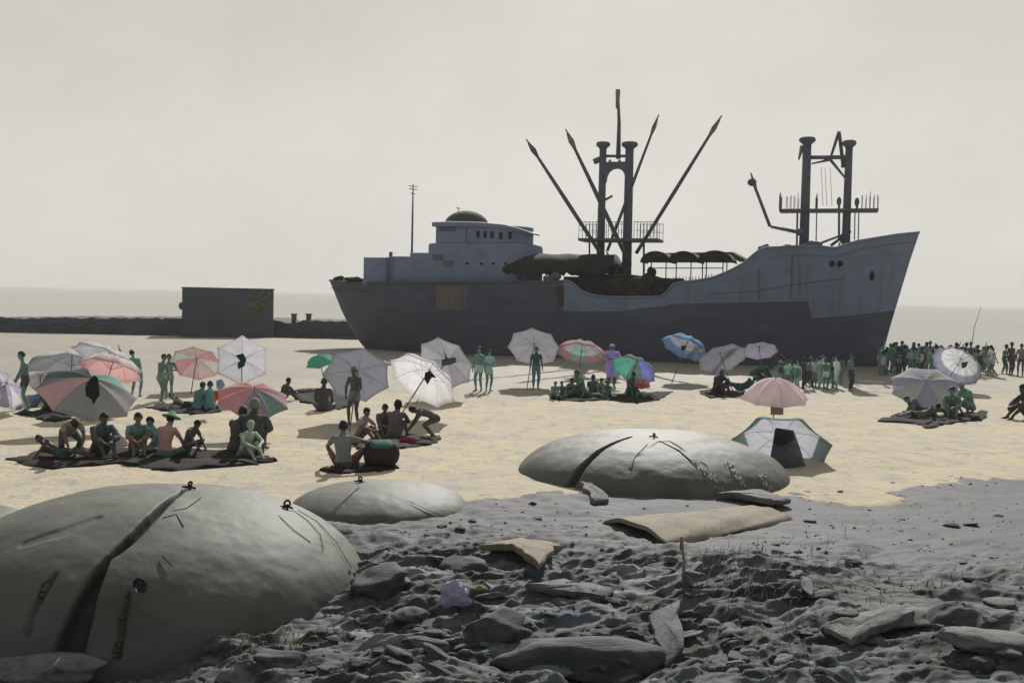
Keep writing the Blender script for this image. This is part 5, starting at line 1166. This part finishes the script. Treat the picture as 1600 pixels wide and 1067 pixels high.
template('slouch', pose((.02,.03,.92), (.03,-.12,1), [X(.16,-.20,.92), X(-.14,-.22,.9)], [X(.09,.10,.075), X(-.09,-.10,.075)], head=(.0,-.22,1), elp=[(1,.6,-.1),(-1,.6,-.1)], curve=.05))
template('lean_wave', pose((-.05,0,.92), (.30,-.05,1), [X(.62,-.05,1.75), X(-.12,-.2,.85)], [X(.12,.05,.075), X(-.13,-.05,.075)], head=(.3,-.1,1), elp=[(1,0,-.8),(-1,.6,0)]))
template('stand_arms_in', pose((0,0,.93), (0,-.02,1), [X(.12,-.24,1.12), X(-.10,-.26,1.16)], [X(.09,.0,.075), X(-.09,.03,.075)], elp=[(.8,.2,-.8),(-.8,.2,-.8)]))
template('walk', pose((0,0,.91), (0,-.07,1), [X(.25,-.22,.92), X(-.25,.22,.9)], [X(.09,.30,.12), X(-.09,-.28,.085)], toes=[(.1,-1,-.4),(-.1,-1,.1)]))
template('hug_knees', pose((0,.16,.12), (0,-.38,1), [X(.05,-.40,.34), X(-.07,-.40,.30)], [X(.10,-.46,.075), X(-.11,-.44,.075)], elp=[(1,.1,-.2),(-1,.1,-.2)], knp=[(.12,-.3,1),(-.12,-.3,1)], head=(0,-.32,1), curve=.07))
template('cross_legged', pose((0,.10,.12), (0,-.22,1), [X(.22,-.32,.16), X(-.20,-.34,.15)], [X(-.10,-.32,.075), X(.12,-.42,.075)], elp=[(1,.4,.1),(-1,.4,.1)], knp=[(1,-.25,.25),(-1,-.25,.25)], toes=[(-.8,-.5,-.1),(.8,-.5,-.1)], head=(0,-.45,1), curve=.05))
template('legs_out', pose((0,.28,.12), (0,.30,1), [X(.30,.58,.10), X(-.32,.56,.10)], [X(.10,-.56,.07), X(-.12,-.52,.07)], elp=[(.8,.8,.2),(-.8,.8,.2)], knp=[(.1,-.1,1),(-.1,-.1,1)], toes=[(.2,-.5,.8),(-.2,-.5,.8)], head=(0,.05,1)))
template('side_prop', pose((0,.08,.12), (.05,-.04,1), [X(.34,-.30,.25), X(-.62,-.14,.44)], [X(.16,-.44,.075), X(-.20,-.40,.075)], elp=[(.9,.2,0),(-.4,.5,.1)], knp=[(.6,-.3,.7),(-.6,-.3,.7)], head=(0,-.18,1), curve=.04))
template('bent_over', pose((0,.22,.60), (0,-1,.42), [X(.14,-.50,.34), X(-.14,-.52,.30)], [X(.13,.14,.075), X(-.13,.20,.075)], elp=[(1,.3,0),(-1,.3,0)], knp=[(.3,-1,.2),(-.3,-1,.2)], head=(0,-1,.30), face=(0,-.5,-1), curve=.06))
template('crouch', pose((0,.12,.30), (0,-.45,1), [X(.10,-.44,.20), X(-.12,-.42,.16)], [X(.14,-.06,.075), X(-.14,-.02,.075)], elp=[(1,.1,0),(-1,.1,0)], knp=[(.45,-1,.6),(-.45,-1,.6)], head=(0,-.75,1), curve=.07))
template('recline', pose((.28,0,.13), (-.9,.10,.42), [X(-.30,-.30,.06), X(.10,-.22,.30)], [X(1.08,-.10,.07), X(1.02,.08,.07)], side=(-.1,-.3,1), chest_side=(.35,-.35,.75), elp=[(-.2,-.4,-.6),(.2,-.4,.3)], knp=[(0,-.6,.6),(0,-.3,1)], toes=[(.6,-.3,.6),(.6,-.3,.6)], head=(-.55,-.1,1), face=(.1,-1,.1)))
SKIN = {n: mat('skin_'+n, srgb(*c,1.7 if n in ('green','teal','pale') else 1.8), rough=.6, var=.12, scale=6, spec=.25) for n, c in dict(dark=(70,66,60), brown=(108,88,74), green=(84,102,95), teal=(80,112,107), pale=(132,142,130), umber=(84,70,62), black=(52,52,54), tan=(140,118,98)).items()}
CL = lambda c, k=1.6: mat('clothes_%d_%d_%d' % c, srgb(*c,k), rough=.9, var=.15, scale=7)
HAIRM = mat('dark_hair', srgb(44,42,42,.6), rough=.7, var=.2, scale=20); HAIRG = mat('greenish_hair', srgb(62,78,70,.6), rough=.7, var=.2, scale=20)
def person(label, px, py, tpl, face=0, h=1.0, skin='dark', wear=(), hair='hair', hairm=None, group=None, wide=1.0, lift=.0, hat=None, Y=None):
    """px,py: where feet or seat touch the ground; face: degrees turned from facing the camera (+ = to the picture's right)"""
    if Y is None: p = on_ground(px, py)
    else: p = at(px, py, Y); p.z = ground_at(p.x, p.y)
    T = TPL[tpl]; o = bpy.data.objects.new('person', T['body']); COL.objects.link(o)
    def paint(q, m):
        if not q.data.materials: q.data.materials.append(m)
        q.material_slots[0].link = 'OBJECT'; q.material_slots[0].material = m
        if not q.data.polygons[0].use_smooth: q.data.polygons.foreach_set('use_smooth', [True]*len(q.data.polygons))
    paint(o, SKIN[skin]); o.location = p+Vector((0,0,lift)); o.rotation_euler = (0,0,rad(face)); o.scale = (h*wide,h*wide,h); tag(o, label, 'person', group)
    for nm, m in [(hair, hairm or HAIRM)]+list(wear):
        me = T.get(nm)
        if me is None: continue
        c = bpy.data.objects.new(nm if nm != 'long_hair' else 'hair', me); COL.objects.link(c); c.parent = o; paint(c, m)
    if hat:
        P = T['P']; mb = MB(); hd = P['hd']; q = P['head']; a_ = hd.orthogonal().normalized(); b_ = hd.cross(a_)
        mb.loft([[q+hd*z+(a_*math.cos(t)+b_*math.sin(t))*r for t in np.linspace(0,2*math.pi,16,endpoint=False)] for r, z in ((.21,.035),(.2,.05),(.105,.075),(.095,.14),(.05,.165),(.01,.168))]); mb.build('sun_hat', hat, o)
    return o
g, t_, b_, w_ = CL((112,126,116)), CL((140,168,160)), CL((62,60,60)), CL((206,206,200), .75)
# far left
person('dark green figure standing alone with hunched back at the far left', 38, 640, 'slouch', -60, 1.07, 'green', [('shorts', b_)], hairm=HAIRG)
person('green figure leaning with one arm raised behind the tilted grey umbrella', 212, 620, 'lean_wave', 180, .98, 'teal', [('shorts', g)], hairm=HAIRG)
person('taller green bather of a standing pair left of the pink and pale green umbrella', 252, 628, 'slouch', 70, .95, 'green', [('shorts', g)], hairm=HAIRG)
person('slimmer green bather of a standing pair, nearer the pink and pale green umbrella', 264, 623, 'stand_arms_in', 10, .90, 'green', [('swimsuit', g)], 'long_hair', HAIRG)
person('dark head and shoulders of a bather reclining left of the close teal pair', 279, 638, 'recline', 10, .8, 'green', [('shorts', b_)], hairm=HAIRG)
person('teal bather sitting hugging the knees, left of a seated close pair', 313, 640, 'hug_knees', 150, 1.0, 'teal', [('shirt', CL((70,104,104)))], hairm=HAIRG)
person('teal bather sitting upright, right of a seated close pair, light on the shoulder', 328, 640, 'hug_knees', 195, 1.03, 'teal', [('shirt', CL((82,120,118)))], hairm=HAIRG)
person('dark bather lying under the blanket edge near the standing figure on the left', 80, 648, 'recline', 0, .9, 'dark', [('robe', CL((48,62,54)))])
# the big group on the long shade sheet
person('figure bent forward in dark trousers and a grey brown top, leftmost of the big group', 110, 716, 'bent_over', 35, 1.0, 'umber', [('shirt', CL((118,110,104))),('trousers', CL((58,62,62)))])
person('dark figure seated with a raised knee under the big grey umbrella', 160, 712, 'hug_knees', 40, 1.12, 'dark', [('robe', CL((66,72,70)))])
person('green and brown figure hugging the knees, second from the hat wearer', 215, 708, 'hug_knees', 25, 1.08, 'brown', [('shirt', CL((92,118,112)))])
person('figure in a dusty pink shirt and a green sun hat, seated with its back turned', 262, 713, 'cross_legged', 160, 1.08, 'green', [('shirt', CL((146,112,108))),('shorts', CL((76,96,84)))], hat=CL((100,124,104)))
person('small dark figure stooping low at the right of the hat wearer', 298, 712, 'crouch', 70, .82, 'dark', [('shirt', CL((72,70,70)))])
person('teal grey figure bowed behind the pink shirted one', 240, 708, 'cross_legged', -40, .95, 'green', [('shirt', CL((96,128,122)))])
person('dark figure lying at the far left end of the long blanket', 78, 716, 'recline', 5, .85, 'dark', [('shorts', CL((66,90,90)))])
person('pale green figure seated with bent knees in front of the dark robed one', 388, 716, 'hug_knees', 45, 1.0, 'pale', [('shorts', CL((130,110,102)))], hairm=CL((120,148,120)))
person('dark robed figure sitting tall with a capped head against the striped umbrella', 396, 708, 'hug_knees', 185, 1.45, 'dark', [('robe', CL((54,58,52)))], hairm=CL((86,104,84)), lift=.0)
person('second dark robed figure huddled beside the tall one under the striped umbrella', 376, 706, 'hug_knees', 170, 1.22, 'dark', [('robe', CL((60,64,56)))], hairm=HAIRG)
# middle
person('small dark figure seated behind the blanket right of the striped umbrella', 447, 626, 'hug_knees', 130, .92, 'dark', [('shirt', CL((66,64,58)))])
person('lone dark figure seated with arms out and back turned, in the middle distance', 505, 642, 'cross_legged', 180, 1.18, 'black', [('shirt', CL((58,60,58)))], hairm=HAIRG)
person('seated man in the foreground in a pale shirt, back turned, reaching to the bolster', 538, 731, 'side_prop', 180, 1.12, 'umber', [('shirt', CL((158,164,158), .6)),('shorts', CL((74,58,50)))])
person('mauve clothed figure seated with bowed head, left of the crouching pair', 568, 688, 'hug_knees', 60, .98, 'umber', [('shirt', CL((132,112,116)))])
person('dark figure hugging the knees, the smaller one of the crouching pair', 600, 680, 'hug_knees', 20, .98, 'dark', [('shirt', CL((84,78,78)))], hairm=HAIRM)
person('dark figure bowed forward, the bigger one of the crouching pair', 619, 684, 'hug_knees', 165, 1.15, 'dark', [('shirt', CL((82,76,76)))], 'long_hair')
person('dark figure on its feet stooping low, right of the crouching pair', 668, 684, 'bent_over', -80, .92, 'dark', [('shirt', CL((78,74,72))),('shorts', b_)])
person('dim figure standing in front of the big grey octagonal umbrella', 552, 652, 'slouch', -20, 1.0, 'dark', [('shorts', CL((110,110,116)))], hairm=CL((92,94,104)), Y=30.2)
# under the hull
person('teal bather with a raised chin, the taller of a standing pair by the stern', 748, 611, 'stand', -30, 1.03, 'teal', [('shorts', t_)], hairm=HAIRG)
person('pale teal bather in a loose shirt, the shorter of a standing pair by the stern', 763, 611, 'stand_arms_in', 30, .95, 'teal', [('shirt', CL((134,166,156))),('shorts', t_)], hairm=HAIRG)
person('dark teal bather standing under the round grey umbrella amidships', 837, 607, 'stand', 10, 1.0, 'green', [('shirt', CL((58,78,76))),('trousers', CL((80,112,112)))], Y=43.2)
person('violet clad figure standing between two umbrellas of the green group', 955, 604, 'stand_arms_in', 0, 1.06, 'dark', [('robe', CL((136,130,184))),('trousers', CL((74,68,84)))], hairm=CL((150,150,204)), wide=1.25)
gg = [(866,622,'hug_knees',30,.72),(878,622,'cross_legged',-20,.72),(890,620,'hug_knees',100,.82),(904,619,'hug_knees',-60,1.15),(916,622,'recline',0,.7),(926,619,'hug_knees',170,.95),(938,620,'cross_legged',20,.82),(949,621,'hug_knees',-30,.75)]
gl = ['leftmost small green figure on the picnic blanket','second small green figure on the picnic blanket, head bowed','green figure turned sideways on the picnic blanket','tallest pale green figure on the picnic blanket','green figure reclining at the front of the picnic blanket','dark figure seated upright among the picnic group','green figure cross legged at the right of the picnic group','rightmost small green figure on the picnic blanket']
for i, (x, y, k, f, s_) in enumerate(gg): person(gl[i], x, y, k, f, s_, 'green' if i != 5 else 'black', [('shirt', [CL((92,116,92)), CL((72,92,76)), CL((64,84,72))][i%3])], hairm=HAIRG)
person('dark green figure seated upright under the teal and violet umbrella', 988, 618, 'hug_knees', 10, 1.05, 'green', [('robe', CL((76,104,94)))], hairm=HAIRG)
person('green figure lying low in front of the coral bag', 1000, 622, 'recline', 0, .62, 'green', [('shorts', g)], hairm=HAIRG)
person('near black figure crouching under the plain grey umbrella by the hull', 1124, 616, 'hug_knees', 30, 1.2, 'black', [('robe', CL((46,52,52)))], hairm=CL((96,104,102)))
person('dark green figure stooping at the hull between the grey umbrellas', 1186, 606, 'bent_over', 60, 1.1, 'green', [('robe', CL((44,68,62)))], hairm=HAIRG)
person('dark green figure reclining behind the pale pink umbrella', 1168, 610, 'recline', 180, 1.0, 'green', [('robe', CL((40,70,64)))], hairm=HAIRG)
person('single dark figure standing right of the crowd at the foot of the bow', 1328, 611, 'stand', 40, .93, 'green', [('trousers', b_)], hairm=HAIRG)
# right
person('green patterned figure seated hugging the knees beside the striped lilac umbrella', 1486, 652, 'hug_knees', -20, 1.2, 'green', [('shirt', CL((84,104,90))),('shorts', CL((120,110,104)))], hairm=HAIRG)
person('green figure bowed deeply, rightmost on the blanket of the striped lilac umbrella', 1510, 650, 'crouch', -75, 1.18, 'green', [('shirt', CL((86,116,98)))], hairm=CL((120,134,116)))
person('dark robed figure lying in the shade below the striped lilac umbrella', 1432, 650, 'recline', 0, 1.1, 'green', [('robe', CL((74,84,76)))], hairm=HAIRG)
person('dark bare figure lying in front of the robed one under the striped lilac umbrella', 1452, 655, 'recline', 180, .9, 'dark', [('shorts', CL((90,86,78)))])
person('black clothed figure cut off by the right edge of the picture', 1602, 655, 'hug_knees', -80, 1.35, 'black', [('robe', CL((50,58,56)))])
# crowds at the water's edge: nothing tells the bathers of one crowd apart
rr = random.Random(5); TS = ['stand','slouch','stand_arms_in','walk','stand','lean_wave']
SK = ['teal','green','dark','black','teal','green','pale']; SH = [CL((84,128,116)), CL((70,90,86)), CL((64,62,60)), CL((126,160,150)), w_, CL((80,112,104)), CL((170,180,172)), CL((110,120,128))]
def bather(x, y, label, group, s_): person(label, x, y, rr.choice(TS), rr.uniform(-180,180), s_, rr.choice(SK), [(rr.choice(['shorts','swimsuit','shirt','robe','trousers']), rr.choice(SH))], rr.choice(['hair','long_hair']), rr.choice([HAIRG,HAIRM]), group)
for i in range(66):
    x = 1373+i*2.75+rr.uniform(-2,2); bather(x, 584+(x-1376)*.012+rr.uniform(-6,4), 'bather standing in the dense crowd at the water right of the bow', 'crowd at the water right of the bow', rr.uniform(.78,1.02))
for i in range(22): bather(1222+i*4.3+rr.uniform(-3,3), 606+rr.uniform(-5,5), 'bather standing in the crowd in the shade at the foot of the bow', 'crowd at the foot of the bow', rr.uniform(.66,.84))
bather(1569, 585, 'pale shirted bather standing apart near the right edge, nearest the crowd', None, 1.0)
person('dark bather standing upright near the right edge between two others', 1579, 586, 'stand', 20, 1.08, 'black', [('trousers', b_)])
person('dark bather standing at the very right edge by the water', 1594, 588, 'slouch', -40, 1.06, 'dark', [('shirt', CL((110,108,100)))])
# a thin rod stuck in the sand beyond the crowd
p = on_ground(1516, 583); p2 = at(1518, 541, p.y); p3 = at(1533, 479, p.y); mb = MB(); mb.tube([p-Vector((0,0,.2)), p2, (p2+p3)/2+Vector((-.1,0,0)), p3], [.03,.024,.018,.012], 6)
tag(mb.build('fishing_rod', mat('rod', srgb(110,108,104,.6)), None), 'thin leaning fishing rod rising behind the crowd at the right', 'rod')
